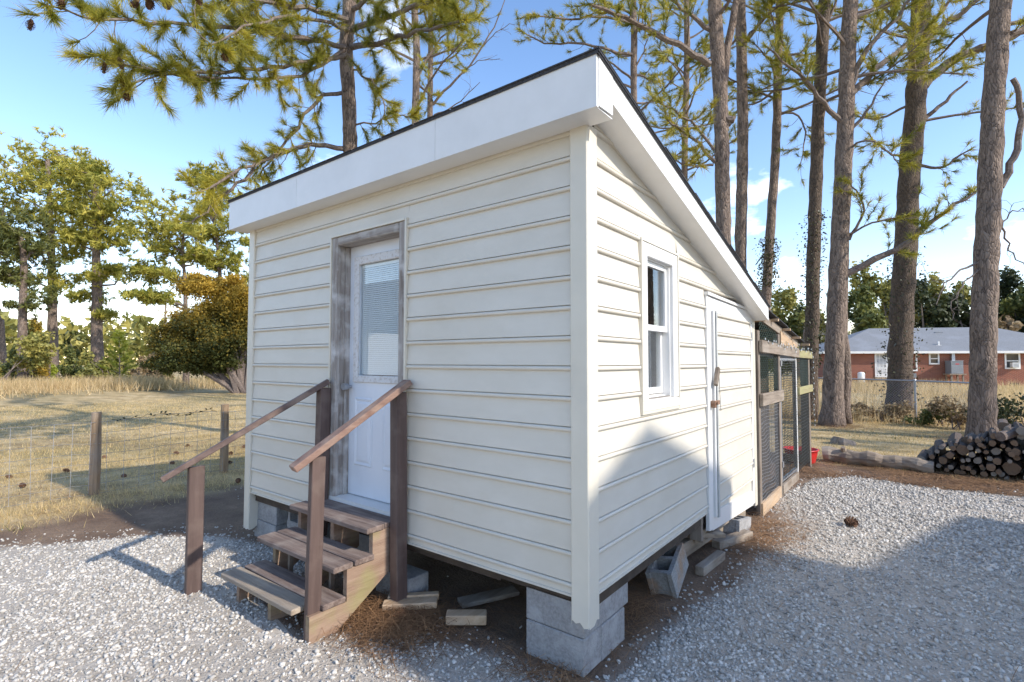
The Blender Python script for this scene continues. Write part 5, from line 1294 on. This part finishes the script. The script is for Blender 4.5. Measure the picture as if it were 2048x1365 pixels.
EXTRA = {'cedar':{'base':(-26.31,10.41,0.0),'blobs':[((-27.74,9.04,5.4),1.1,0.73),((-26.92,9.69,5.14),1.31,0.91),((-26.31,10.18,4.62),1.04,1.04),((-27.63,8.55,4.05),1.18,0.78),((-27.15,9.57,3.84),1.57,1.04),((-26.13,10.38,3.32),1.04,1.31),((-28.83,8.32,3.05),1.18,0.78),((-27.26,8.92,2.51),1.57,1.04),((-29.26,8.02,2.27),1.04,0.65),((-26.57,10.1,2.27),1.31,1.04),((-28.01,8.52,1.49),1.31,0.57),((-29.48,7.88,1.61),0.78,0.47),((-27.21,9.65,1.36),1.18,0.52),((-27.93,8.86,5.92),0.68,0.37),((-26.9,10.17,5.72),0.94,0.52),((-25.9,10.51,4.36),0.78,1.04)]},'sapling':{'base':(-35.01,7.49,-0.0),'top':(-34.98,7.34,3.43)},'shrubs':[{'base':(-45.59,4.38,0.0),'w':1.64,'h':2.47,'k':'g'},{'base':(-42.82,5.25,-0.0),'w':1.15,'h':4.15,'k':'b'},{'base':(-42.2,6.99,-0.0),'w':1.48,'h':2.3,'k':'g'},{'base':(-39.28,7.99,0.0),'w':1.28,'h':1.76,'k':'y'},{'base':(-38.95,9.51,0.0),'w':1.15,'h':1.81,'k':'t'},{'base':(-38.0,5.18,0.0),'w':0.52,'h':1.31,'k':'Y'},{'base':(-40.36,10.95,0.0),'w':1.39,'h':2.09,'k':'t'},{'base':(-42.09,12.14,0.0),'w':1.47,'h':3.31,'k':'g'}],'farline':[{'base':(-126.88,18.75,0.0),'w':6.43,'h':7.81,'k':'g'},{'base':(-113.93,22.43,-0.0),'w':5.22,'h':6.53,'k':'g'},{'base':(-109.44,28.42,0.0),'w':4.89,'h':5.78,'k':'g'},{'base':(-99.24,31.24,-0.0),'w':4.26,'h':7.24,'k':'y'},{'base':(-102.14,37.85,-0.0),'w':5.51,'h':7.35,'k':'g'},{'base':(-91.18,39.99,0.0),'w':5.22,'h':7.4,'k':'y'},{'base':(-11.12,66.38,-0.0),'w':4.2,'h':9.0,'k':'y'},{'base':(-8.88,65.58,0.0),'w':3.19,'h':6.96,'k':'g'},{'base':(-6.1,65.2,-0.0),'w':1.96,'h':5.89,'k':'y'},{'base':(-2.22,70.73,0.0),'w':3.19,'h':8.71,'k':'g'},{'base':(-0.3,79.79,0.0),'w':3.83,'h':12.13,'k':'y'},{'base':(2.69,79.57,0.0),'w':3.71,'h':9.29,'k':'d'},{'base':(5.26,84.08,0.0),'w':3.83,'h':10.85,'k':'y'},{'base':(7.39,80.68,0.0),'w':3.0,'h':8.4,'k':'d'},{'base':(10.82,88.37,0.0),'w':3.83,'h':11.81,'k':'d'},{'base':(12.98,87.52,0.0),'w':3.71,'h':10.22,'k':'g'},{'base':(8.56,76.52,0.0),'w':2.52,'h':5.61,'k':'t'},{'base':(14.09,83.32,-0.0),'w':3.48,'h':11.03,'k':'d'}],'bare':{'base':(-3.73,56.92,-0.0),'h':7.26,'w':2.9}}

# ================================================================== TREES
def tufts(C_, D_, n, ln, w, spread=.82, along=.9):
    """needle fans: centres (k,3), directions (k,3) -> single-triangle needles"""
    C_ = np.asarray(C_, float); D_ = unit(np.asarray(D_, float)); k = len(C_)
    d = unit(D_[:, None, :] * along + RNG.normal(0, spread * .58, (k, n, 3)))
    l = ln * RNG.uniform(.65, 1.15, (k, n, 1))
    start = C_[:, None, :] + D_[:, None, :] * (RNG.uniform(-.35, .25, (k, n, 1)) * ln)
    s = unit(np.cross(d, RNG.normal(0, 1, (k, n, 3)))) * (w / 2)
    tip = start + d * l; tip[..., 2] -= .12 * l[..., 0]
    V = np.stack([start - s, start + s, tip], 2).reshape(-1, 3)
    rnd = np.repeat(np.clip(RNG.normal(.5, .17, (k, 1)) + RNG.normal(0, .12, (k, n)), 0, 1).ravel(), 3)
    return V, np.arange(len(V)).reshape(-1, 3), rnd

def resample(pts, n):
    P = np.array(pts, float); s = np.concatenate([[0], np.cumsum(np.linalg.norm(np.diff(P, axis=0), axis=1))])
    # smooth with a Catmull-like cubic through cumulative length
    t = np.linspace(0, s[-1], n)
    out_ = np.stack([np.interp(t, s, P[:, i]) for i in range(3)], -1)
    for _ in range(2):
        out_[1:-1] = (out_[:-2] + 2 * out_[1:-1] + out_[2:]) / 4
    return out_

def limb_path(rr, start, dirv, length, n=6, droop=0.0, wob=.18):
    p = Vector(start); d = Vector(dirv).normalized(); P = [p.copy()]
    st_ = length / (n - 1)
    for i in range(n - 1):
        d = (d + Vector((rr.gauss(0, wob), rr.gauss(0, wob), rr.gauss(0, wob) + droop))).normalized()
        p = p + d * st_; P.append(p.copy())
    return P

def pine(key, spec, label, group, autocrown, tuft_n, tuft_len, tuft_w, needle='needle', bark='bark', twig=.5, seed=0, tsides=14, sub_gap=.32, dens=1.0):
    rr = random.Random(seed + 100)
    b = spec['trunk'][0]
    root = thing('pine_tree', label, 'tree', (b[0], b[1], 0), group)
    tr = resample(spec['trunk'], 72)
    tr[:, 0] += np.cumsum(RNG.normal(0, .004, 72)); tr[:, 1] += np.cumsum(RNG.normal(0, .004, 72))
    r0, r1 = spec['r']
    rad_ = [(r0 + (r1 - r0) * i / 71) * (1 + .03 * math.sin(i * 1.3 + seed)) * .90 + r0 * .33 * math.exp(-i / 1.5) for i in range(72)]
    tr[0, 2] -= .1
    mb = MB(); rough_tube(mb, [tuple(p) for p in tr], rad_, 20, .055, seed)
    mb.build('trunk', M[bark], root, smooth=True)
    br = MB(); dd = MB()
    cents, dirs, ycents, ydirs = [], [], [], []
    def foliate(P, r_a, r_b, lo, kind):
        n = len(P)
        L_ = sum((P[i + 1] - P[i]).length for i in range(n - 1))
        m = max(2, int(L_ * (1 - lo) / sub_gap * dens))
        cc, dv = (ycents, ydirs) if kind == 'y' else (cents, dirs)
        for q_ in range(m):
            t = lo + (1 - lo) * (q_ + rr.random()) / m
            f = t * (n - 1); i = min(int(f), n - 2); p = P[i].lerp(P[i + 1], f - i); d = (P[i + 1] - P[i]).normalized()
            side = Vector((rr.gauss(0, 1), rr.gauss(0, 1), rr.gauss(.15, .6))); side = (side - d * side.dot(d)).normalized()
            sl_ = twig * rr.uniform(.45, 1.25) * (1.15 - .45 * t)
            Q = limb_path(rr, p, d * .75 + side, sl_, 4, .05, .2)
            br.tube([tuple(v) for v in Q], [max(.006, r_b * .55), .007, .006, .005], 4, cap=False)
            for u_ in ((1.0, .66, .33) if rr.random() < .7 else (1.0,)):
                k_ = u_ * 3; i2 = min(int(k_), 2); pp = Q[i2].lerp(Q[i2 + 1], k_ - i2)
                cc.append(tuple(pp)); dv.append(tuple((Q[i2 + 1] - Q[i2]).normalized() + Vector((0, 0, .25))))
        cc.append(tuple(P[-1])); dv.append(tuple((P[-1] - P[-2]).normalized()))
    for (pts, ra, rb_, kind) in spec['limbs']:
        P = [Vector(v) for v in resample(pts, max(7, len(pts) * 3))]
        n = len(P)
        for i in range(1, n - 1): P[i] = P[i] + Vector((rr.gauss(0, .02), rr.gauss(0, .02), rr.gauss(0, .02)))
        radii = [(ra + (rb_ - ra) * i / (n - 1)) * (.72 if kind == 'n' and len(pts) > 4 else 1) for i in range(n)]
        tgt = br
        if kind == 't':
            m2 = MB(); m2.tube([tuple(v) for v in P], radii, 10, 0, .05); m2.build('trunk', M[bark], root, smooth=True); continue
        tgt.tube([tuple(v) for v in P], radii, 7, 0, .05)
        if kind == 'd':
            for _ in range(5 if ra < .06 else 1):
                f = rr.uniform(.35, .95) * (n - 1); i = min(int(f), n - 2); d = (P[i + 1] - P[i]).normalized()
                Q = limb_path(rr, P[i], d + Vector((rr.gauss(0, .7), rr.gauss(0, .7), rr.gauss(0, .7))), rr.uniform(.25, .8), 5, 0, .3)
                tgt.tube([tuple(v) for v in Q], [rb_ * .7, .006, .005, .004, .004], 4, cap=False)
            continue
        foliate(P, ra, rb_, {'g': .26, 'y': .3, 'n': .10}[kind], kind)
    if autocrown:
        z0, z1, nl, ll = autocrown
        top = tr[-1].copy()
        # trunk continues above the measured part
        dirv = unit(tr[-1] - tr[-12]); ext = [tr[-1] + dirv * (z1 - tr[-1][2]) * t for t in (0, .33, .66, 1)]
        if z1 > tr[-1][2] + .5:
            mb = MB(); mb.tube([tuple(p) for p in ext], [r1, r1 * .75, r1 * .45, .03], 9, 0, .04); mb.build('trunk', M[bark], root, smooth=True)
        full = np.concatenate([tr, np.array(ext[1:])]) if z1 > tr[-1][2] + .5 else tr
        for i in range(nl):
            t = (i + rr.random()) / nl; z = z0 + (z1 - z0) * t
            p = Vector([float(np.interp(z, full[:, 2], full[:, a])) for a in range(3)])
            az = i * 2.4 + rr.uniform(-.5, .5)
            L_ = ll * (1.05 - .75 * t) * rr.uniform(.7, 1.2)
            P = limb_path(rr, p, (math.cos(az), math.sin(az), .15 + .5 * t), L_, 7, .03, .12)
            br.tube([tuple(v) for v in P], [.05 - .006 * k_ for k_ in range(7)], 5, 0, .05)
            foliate(P, .05, .015, .35, 'g')
    br.build('branches', M['limb'], root)
    if cents:
        V, F, r_ = tufts(cents, dirs, tuft_n, tuft_len, tuft_w)
        np_obj('crown', V, F, M[needle], root, r_)
    if ycents:
        V, F, r_ = tufts(ycents, ydirs, tuft_n, tuft_len, tuft_w)
        np_obj('crown', V, F, M['needley'], root, r_, label='bright yellow-green spray of needles')
    if spec.get('ivy'):
        za, zb = spec['ivy']; n = 900
        z = RNG.uniform(za, zb, n); px = np.interp(z, tr[:, 2], tr[:, 0]); py = np.interp(z, tr[:, 2], tr[:, 1])
        a = RNG.uniform(0, 2 * np.pi, n); rr_ = (r0 * .95) + np.abs(RNG.normal(0, .22, n)) * (.4 + .9 * np.clip(snoise(z * 1.3, a, 6), 0, 1))
        c = np.stack([px + np.cos(a) * rr_, py + np.sin(a) * rr_, z], -1)
        leaf_obj('ivy', c, .075, M['ivy'], root)
    return root, cents

def leaf_obj(name, c, size, m, parent, rnd=None, flat=0.0, label=None):
    n = len(c); size = np.broadcast_to(np.asarray(size, float), (n,))[:, None] * RNG.uniform(.6, 1.3, (n, 1))
    u_ = unit(RNG.normal(0, 1, (n, 3)) * np.array([1, 1, 1 - flat])); v_ = unit(np.cross(u_, RNG.normal(0, 1, (n, 3))))
    V = np.stack([c - u_ * size * .5, c + v_ * size * .32, c + u_ * size * .5, c - v_ * size * .32], 1).reshape(-1, 3)
    if rnd is None: rnd = np.clip(RNG.normal(.5, .22, n), 0, 1)
    return np_obj(name, V, np.arange(n * 4).reshape(-1, 4), m, parent, np.repeat(rnd, 4), label=label)

PL = {'A': ('tall double-trunked pine at the edge of the back lawn', (8.5, 19, 16, 3.2)),
      'B': ('thick dark ivy-wrapped pine in front of the brick house', (8.8, 20, 16, 3.4)),
      'C': ('large straight pine rising behind the firewood pile', (8.6, 18, 14, 3.0)),
      'D': ('ivy-covered pine just behind the chicken run', (9.0, 19, 15, 2.8)),
      'E': ('slim leaning pine seen just right of the roof edge', (9.2, 18, 13, 2.5)),
      'F': ('bare straight pine second of the trio over the roof slope', (11, 20, 12, 2.6)),
      'G': ('forked pine with broken stub over the roof slope', (10.2, 19, 14, 2.8)),
      'H': ('thin distant pine over the middle of the roof slope', (9.5, 20, 20, 3.0)),
      'I': ('slim pine standing behind the peak of the roof', (8.5, 19, 20, 3.2)),
      'J': ('big near pine with cones and long limb reaching over the yard', None),
      'K': ('left one of two thin pines behind the fascia', (9.5, 19, 14, 2.6)),
      'M': ('right one of two thin pines with bare limbs', (12, 20, 12, 2.4))}
near_c = None
for i, (k, spec) in enumerate(TREES.items()):
    lab, au = PL[k]
    if k == 'J':
        root, near_c = pine(k, spec, lab, 'pine trees around the yard', (8.6, 14.5, 8, 2.8), 84, .21, .0075, twig=.46, seed=i, sub_gap=.105)
        JROOT = root
    else:
        far_ = spec['trunk'][0][1] > 16 or k in 'IK'
        pine(k, spec, lab, 'pine trees around the yard', au, 46, .25, .013, bark='barkdark' if k in 'BD' else 'bark', twig=.75, seed=i, sub_gap=.14, needle='needle')

# pines just out of frame to the right: they dapple the yard and show in the window glass
for i, (x, y, h) in enumerate(((17, 12, 20), (12, 19, 18), (9.5, 24, 18))):
    sp = dict(trunk=[(x, y, 0), (x + .1, y, 4), (x + .2, y + .1, 9)], r=(.24, .17), limbs=[])
    pine('R%d' % i, sp, 'tall pine beyond the right edge of the yard', 'pines beyond the right edge', (7.0, h, 22, 3.0), 16, .34, .04, twig=.8, seed=60 + i, sub_gap=.3)

# ---- cones
def cone_mesh():
    mb = MB(); q_ = random.Random(1)
    mb.tube([(0, 0, 0), (0, 0, .03), (0, 0, .07), (0, 0, .095)], [.012, .022, .016, .004], 7)
    for i in range(64):
        t = i / 64; z = .004 + .088 * t; a = i * 2.39996; r = .034 * math.sin(math.pi * (.16 + .80 * t)) + .004
        c_, s_ = math.cos(a), math.sin(a); w = .008
        mb.add([(c_ * .008 - s_ * w * .5, s_ * .008 + c_ * w * .5, z), (c_ * .008 + s_ * w * .5, s_ * .008 - c_ * w * .5, z), (c_ * r + s_ * w, s_ * r - c_ * w, z + .010), (c_ * r * 1.08, s_ * r * 1.08, z + .014), (c_ * r - s_ * w, s_ * r + c_ * w, z + .010)], [(0, 1, 2, 3, 4)])
    return mb.mesh('pine_cone', M['cone'])
CM = cone_mesh()
q = random.Random(5)
cand = [c for c in near_c if (Vector(c) - Vector((1.38, -2.43, 1.67))).length < 8.6 and c[2] < 8]
for c in q.sample(cand, 16):
    o = bpy.data.objects.new('pine_cone', CM); COL.objects.link(o); o.parent = JROOT
    o.location = Vector(c) - ORG[JROOT] - Vector((0, 0, .06)); o.rotation_euler = (math.pi + q.uniform(-.5, .5), q.uniform(-.5, .5), q.uniform(0, 6)); o.scale = (1.15, 1.15, 1.2)
spots = [(-7.6, .1), (-8.1, .9), (-7.4, 1.5), (-8.6, -.3), (-9.0, 1.3), (-7.1, .75), (-8.3, 1.9), (-9.6, .4), (-7.9, -.9), (-7.3, 2.2), (-8.8, 2.3), (-6.2, .45), (-5.9, .9), (-9.9, 1.8), (-8.9, -.95)]
for (x, y) in spots:
    o = bpy.data.objects.new('pine_cone', CM); COL.objects.link(o); o.location = (x, y, .03); o.rotation_euler = (q.uniform(1.2, 1.9), q.uniform(-.3, .3), q.uniform(0, 6)); o.scale = (.9,) * 3
    tag(o, 'brown pine cone fallen on the lawn around the wire fence', 'pine cone', 'pine cones fallen by the wire fence')
o = bpy.data.objects.new('pine_cone', CM); COL.objects.link(o); o.location = (.80, 3.95, .035); o.rotation_euler = (1.45, .2, .8); o.scale = (1.5,) * 3
tag(o, 'single rusty pine cone lying in sunlit gravel by the side door', 'pine cone')
mb = MB(); mb.add([(-1.32, -.21, .03), (-1.27, -.24, .055), (-1.22, -.20, .05), (-1.24, -.15, .03), (-1.29, -.14, .06)], [(0, 1, 4), (1, 2, 3), (1, 3, 4)]); mb.build('fallen_leaf', M['leafbrown'], None, 'curled orange-brown leaf in the straw by the steps', 'leaf', loc=(-1.27, -.19, .03))

# ---- far pines on the left
def cloud_tree(key, sp, label, needle, seed):
    rr = random.Random(seed)
    b = sp['trunk'][0]
    root = thing('pine_tree', label, 'tree', (b[0], b[1], 0), 'far pines across the field')
    tr = resample(sp['trunk'], 20); r0, r1 = sp['r']
    mb = MB(); rough_tube(mb, [tuple(p) for p in tr], [r0 + (r1 - r0) * i / 19 for i in range(20)], 9, .08, seed); mb.build('trunk', M['bark'], root, smooth=True)
    br = MB(); C_ = []; D_ = []
    for (c, a, h) in sp['blobs']:
        c = Vector(c)
        zt = min(max(c.z - .8 * a, tr[0][2]), tr[-1][2])
        p = Vector([float(np.interp(zt, tr[:, 2], tr[:, k])) for k in range(3)])
        mid = p.lerp(c, .5) + Vector((rr.gauss(0, .2), rr.gauss(0, .2), rr.gauss(0, .15)))
        br.tube([tuple(p), tuple(mid), tuple(c)], [.09, .06, .03], 5, cap=False)
        for j in range(4):
            e_ = c + Vector((rr.gauss(0, a * .5), rr.gauss(0, a * .5), rr.gauss(0, h * .4)))
            br.tube([tuple(mid.lerp(c, rr.random())), tuple(e_)], [.035, .015], 4, cap=False)
        n = int(44 + 36 * a)
        # sub-clumps so the outline stays ragged
        for j in range(12):
            cc = np.array(c) + RNG.normal(0, 1, 3) * np.array([a * .62, a * .62, h * .55])
            k = n // 7
            q_ = cc + RNG.normal(0, 1, (k, 3)) * np.array([a * .26, a * .26, h * .26])
            C_.append(q_); D_.append(RNG.normal(0, .6, (k, 3)) + np.array([0, 0, .5]))
    br.build('branches', M['limb'], root)
    V, F, r_ = tufts(np.concatenate(C_), np.concatenate(D_), 12, .42, .075)
    np_obj('crown', V, F, M[needle], root, r_)
FL = {'a': 'tallest rounded pine at the far left across the field', 'b': 'pine with vine-clad trunk second from left across the field', 'c': 'darker low-branched pine at the left edge',
      'd': 'slender open pine between the vine-clad pine and the cedar', 'e': 'pine directly behind the golden cedar', 'f': 'leaning pale trunk at the left picture edge'}
for i, (k, sp) in enumerate(FAR.items()):
    cloud_tree(k, sp, FL[k], 'needledark' if sp.get('dark') else 'needlefar', 300 + i)

# ---- cedar, shrubs, far trees
def clump_tree(name, label, base, blobs, m, leaf, per, group=None, trunk_r=.15, cat='tree', trunkm='limb', flat=0.0, up=0.0, stems=1):
    root = thing(name, label, cat, (base[0], base[1], 0), group)
    mb = MB(); q_ = random.Random(len(blobs) + int(base[0] * 10))
    for s_ in range(stems):
        bx = base[0] + q_.uniform(-.25, .25) * (stems > 1); by = base[1] + q_.uniform(-.25, .25) * (stems > 1)
        for (c, a, h) in blobs[s_::stems]:
            mid = Vector((bx, by, 0)).lerp(Vector(c), .5) + Vector((q_.gauss(0, .1), q_.gauss(0, .1), .2))
            mb.tube([(bx, by, -.05), tuple(mid), tuple(c)], [trunk_r, trunk_r * .6, trunk_r * .2], 6, 0, .05, cap=False)
    mb.build('trunk', M[trunkm], root)
    C_ = []; R_ = []
    for (c, a, h) in blobs:
        for j in range(10):
            d = unit(RNG.normal(0, 1, 3)); cc = np.array(c) + d * np.array([a, a, h]) * RNG.uniform(.45, .95)
            k = max(30, int(per * a * h / 10))
            q2 = cc + RNG.normal(0, 1, (k, 3)) * np.array([a * .22, a * .22, h * .22])
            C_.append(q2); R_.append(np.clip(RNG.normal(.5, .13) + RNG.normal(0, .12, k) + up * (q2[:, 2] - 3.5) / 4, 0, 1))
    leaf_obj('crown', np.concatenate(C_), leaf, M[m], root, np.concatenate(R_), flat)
    return root
ce = EXTRA['cedar']
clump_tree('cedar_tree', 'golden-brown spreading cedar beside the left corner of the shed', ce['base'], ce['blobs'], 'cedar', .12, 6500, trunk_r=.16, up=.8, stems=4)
sp = EXTRA['sapling']; b = Vector(sp['base']); t_ = Vector(sp['top'])
root = thing('pine_sapling', 'small bright green pine sapling at the edge of the field', 'tree', (b.x, b.y, 0))
mb = MB(); mb.tube([tuple(b), tuple(b.lerp(t_, .5)), tuple(t_)], [.05, .03, .012], 6); C_ = []; D_ = []
for i in range(26):
    p = b.lerp(t_, .22 + .78 * i / 26); a = i * 2.4; L_ = .85 * (1.05 - i / 26)
    e_ = p + Vector((math.cos(a), math.sin(a), .45)) * L_; mb.tube([tuple(p), tuple(e_)], [.02, .01], 4, cap=False)
    for s_ in (.35, .6, .8, 1): C_.append(tuple(p.lerp(e_, s_))); D_.append((math.cos(a), math.sin(a), .9))
mb.build('trunk', M['limb'], root); V, F, r_ = tufts(C_, D_, 34, .3, .022); np_obj('crown', V, F, M['leafY'], root, r_)
SHK = {'g': ('leafg', 'shrub'), 'b': ('cedar', 'shrub'), 'y': ('leafy', 'shrub'), 't': ('leaft', 'shrub'), 'Y': ('leafY', 'shrub'), 'd': ('leafd', 'shrub')}
ORD_ = ['leftmost', 'second', 'third', 'fourth', 'fifth', 'sixth', 'seventh', 'eighth', 'ninth', 'tenth', 'eleventh', 'twelfth', 'thirteenth']
SHL = ['dense green bush at the far left edge of the field', 'upright brown-green cedar shrub under the tallest far pine', 'green bush right of the brown cedar shrub', 'yellow-green brush at the foot of the vine-clad pine',
       'tan dry brush beside the small sapling', 'tiny bright green pine seedling in tall grass', 'tan brush left of the golden cedar', 'green thicket behind the golden cedar']
for i, s_ in enumerate(EXTRA['shrubs']):
    w, h = s_['w'] * .5, s_['h']; bx, by = s_['base'][:2]; m_, nm = SHK[s_['k']]
    blobs = [((bx + RNG.normal(0, w * .45), by + RNG.normal(0, w * .35), h * zf), w * .62 * (1.15 - .6 * zf), h * .2) for zf in (.2, .3, .45, .6, .78, .9)]
    clump_tree('shrub', SHL[i], (bx, by, 0), blobs, m_, .16, 3500, 'shrubs along the far field edge', .05, 'shrub', stems=3)
for i in range(13):
    bx = -36 - 6 * RNG.random(); by = -6 + i * 2.9 + RNG.normal(0, .6); nth = ORD_[i]; w = RNG.uniform(.9, 1.7); h = RNG.uniform(1.4, 3.4); m_ = ('leafg', 'leafy', 'leaft', 'leafy')[i % 4]
    blobs = [((bx + RNG.normal(0, w * .5), by + RNG.normal(0, w * .5), h * zf), w * .6 * (1.15 - .5 * zf), h * .22) for zf in (.2, .35, .5, .7, .88)]
    clump_tree('shrub', {'leafg': 'green', 'leafy': 'yellow-green', 'leaft': 'tan'}[m_] + ' shrub, ' + nth + ' from left in the thicket along the far field edge', (bx, by, 0), blobs, m_, .2, 1500, 'thicket along the far left field edge', .04, 'shrub', stems=3)
ORD = ['leftmost', 'second', 'third', 'fourth', 'fifth', 'sixth', 'seventh', 'eighth', 'ninth', 'tenth', 'eleventh', 'twelfth', 'thirteenth']
def rank_of(items, k):
    def u_(b): return (b[0] - 1.38) * .792 + (b[1] + 2.43) * .611, -(b[0] - 1.38) * .611 + (b[1] + 2.43) * .791
    key = [u_(it)[0] / u_(it)[1] for it in items]
    return ORD[sorted(range(len(key)), key=lambda j: key[j]).index(k)]
for i, s_ in enumerate(EXTRA['farline']):
    w, h = s_['w'] * (.6 if i < 6 else .8), s_['h'] * (1.15 if i < 6 else 1.12); bx, by = s_['base'][:2]; m_, nm = SHK[s_['k']]
    blobs = [((bx + RNG.normal(0, w * .5), by + RNG.normal(0, w * .4), h * zf), w * .62 * (1.2 - .6 * zf), h * .17) for zf in (.25, .4, .5, .6, .72, .84, .92)]
    lab = rank_of([q_['base'] for q_ in EXTRA['farline'][:6]], i) + ' distant tree from the left in the low line beyond the field' if i < 6 else rank_of([q_['base'] for q_ in EXTRA['farline'][6:]], i - 6) + ' leafy tree from the left in the woods behind the brick house'
    clump_tree('woodland_tree', lab, (bx, by, 0), blobs, m_, .6 if i < 6 else .5, 80 if i < 6 else 330, 'far tree line at left' if i < 6 else 'woods behind the brick house', .2, 'tree')
# pale bare tree
bt = EXTRA['bare']; b = Vector(bt['base'])
root = thing('bare_tree', 'pale leafless tree beside the left end of the brick house', 'tree', (b.x, b.y, 0))
mb = MB(); q = random.Random(6)
def grow(p, d, L_, r, depth):
    P = limb_path(q, p, d, L_, 4, .02, .15)
    mb.tube([tuple(v) for v in P], [r, r * .85, r * .7, r * .55], 4, cap=False)
    if depth == 0: return
    for k in range(3):
        t = q.randint(1, 3)
        grow(P[t], (P[t] - P[t - 1]).normalized() + Vector((q.gauss(0, .55), q.gauss(0, .55), q.gauss(.1, .35))), L_ * q.uniform(.6, .8), r * .55, depth - 1)
for s_ in range(4): grow(b + Vector((q.uniform(-1, 1), q.uniform(-1, 1), 0)), Vector((q.gauss(0, .4), q.gauss(0, .4), 1)), 2.6, .10, 4)
mb.build('branches', M['deadlimb'], root)
# low brush at the chain-link line and the right edge
for i, (x, y, w, h, m_, lab) in enumerate(((3.35, 13.6, .9, .95, 'leafd', 'dark green bush behind the firewood pile'), (2.35, 14.6, .7, .8, 'leaft', 'dry brown brush right of the fence post'), (.9, 15.4, .7, .55, 'leaft', 'low brown brush around the foot of the ivy pine'),
                                           (-.2, 15.6, .6, .45, 'leaft', 'low brown brush along the fence between two pines'), (1.9, 15.0, .5, .6, 'leafg', 'small green brier beside the fence post'), (4.6, 14.0, 1.1, 1.1, 'leafd', 'dark evergreen bush at the right picture edge'))):
    blobs = [((x + RNG.normal(0, w * .4), y + RNG.normal(0, w * .25), h * zf), w * .5, h * .25) for zf in (.2, .35, .5, .65, .8)]
    clump_tree('bush', lab, (x, y, 0), blobs, m_, .075, 1100, 'brush along the back fence', .015, 'bush', stems=3)
# overhead lines far left
A_ = Vector((-72, 22, 7.0)); B_ = Vector((-58, 48, 7.0))
mb = MB()
for dz in (0, 1.4): mb.tube([tuple(A_ + Vector((0, 0, dz))), tuple(A_.lerp(B_, .5) + Vector((0, 0, dz - .4))), tuple(B_ + Vector((0, 0, dz)))], .03, 4)
pl_ = thing('power_line', 'pair of overhead wires with poles above the far tree line at left', 'power line', tuple(A_))
mb.build('wires', M['wireblk'], pl_)
for P in (A_, B_):
    mb = MB(); mb.tube([(P.x, P.y, 0), (P.x, P.y, 9)], .13, 8); mb.build('pole', M['oldwood_z'], pl_)
# continuous far woods round the horizon
n = 700
ang = RNG.uniform(0, 2 * np.pi, n); dist = RNG.uniform(95, 150, n); hh = RNG.uniform(5, 10.5, n) * (dist / 110)
C_ = []; R_ = []
for i in range(n):
    c0 = np.array([math.cos(ang[i]) * dist[i], math.sin(ang[i]) * dist[i] + 10, 0]); k = 90
    t = RNG.uniform(0, 1, k) ** .8; w_ = hh[i] * .34 * np.sqrt(np.clip(1.08 - t, 0, 1))[:, None]
    q_ = c0 + np.concatenate([RNG.normal(0, .6, (k, 2)) * w_, (t * hh[i])[:, None]], 1)
    C_.append(q_); R_.append(np.clip(RNG.normal(.5, .2) + RNG.normal(0, .12, k), 0, 1))
o = leaf_obj('far_woods', np.concatenate(C_), 1.3, M['leafy'], None, np.concatenate(R_), label='hazy band of distant woods along the horizon')
tag(o, cat='woods', kind='stuff')
print('scene built')
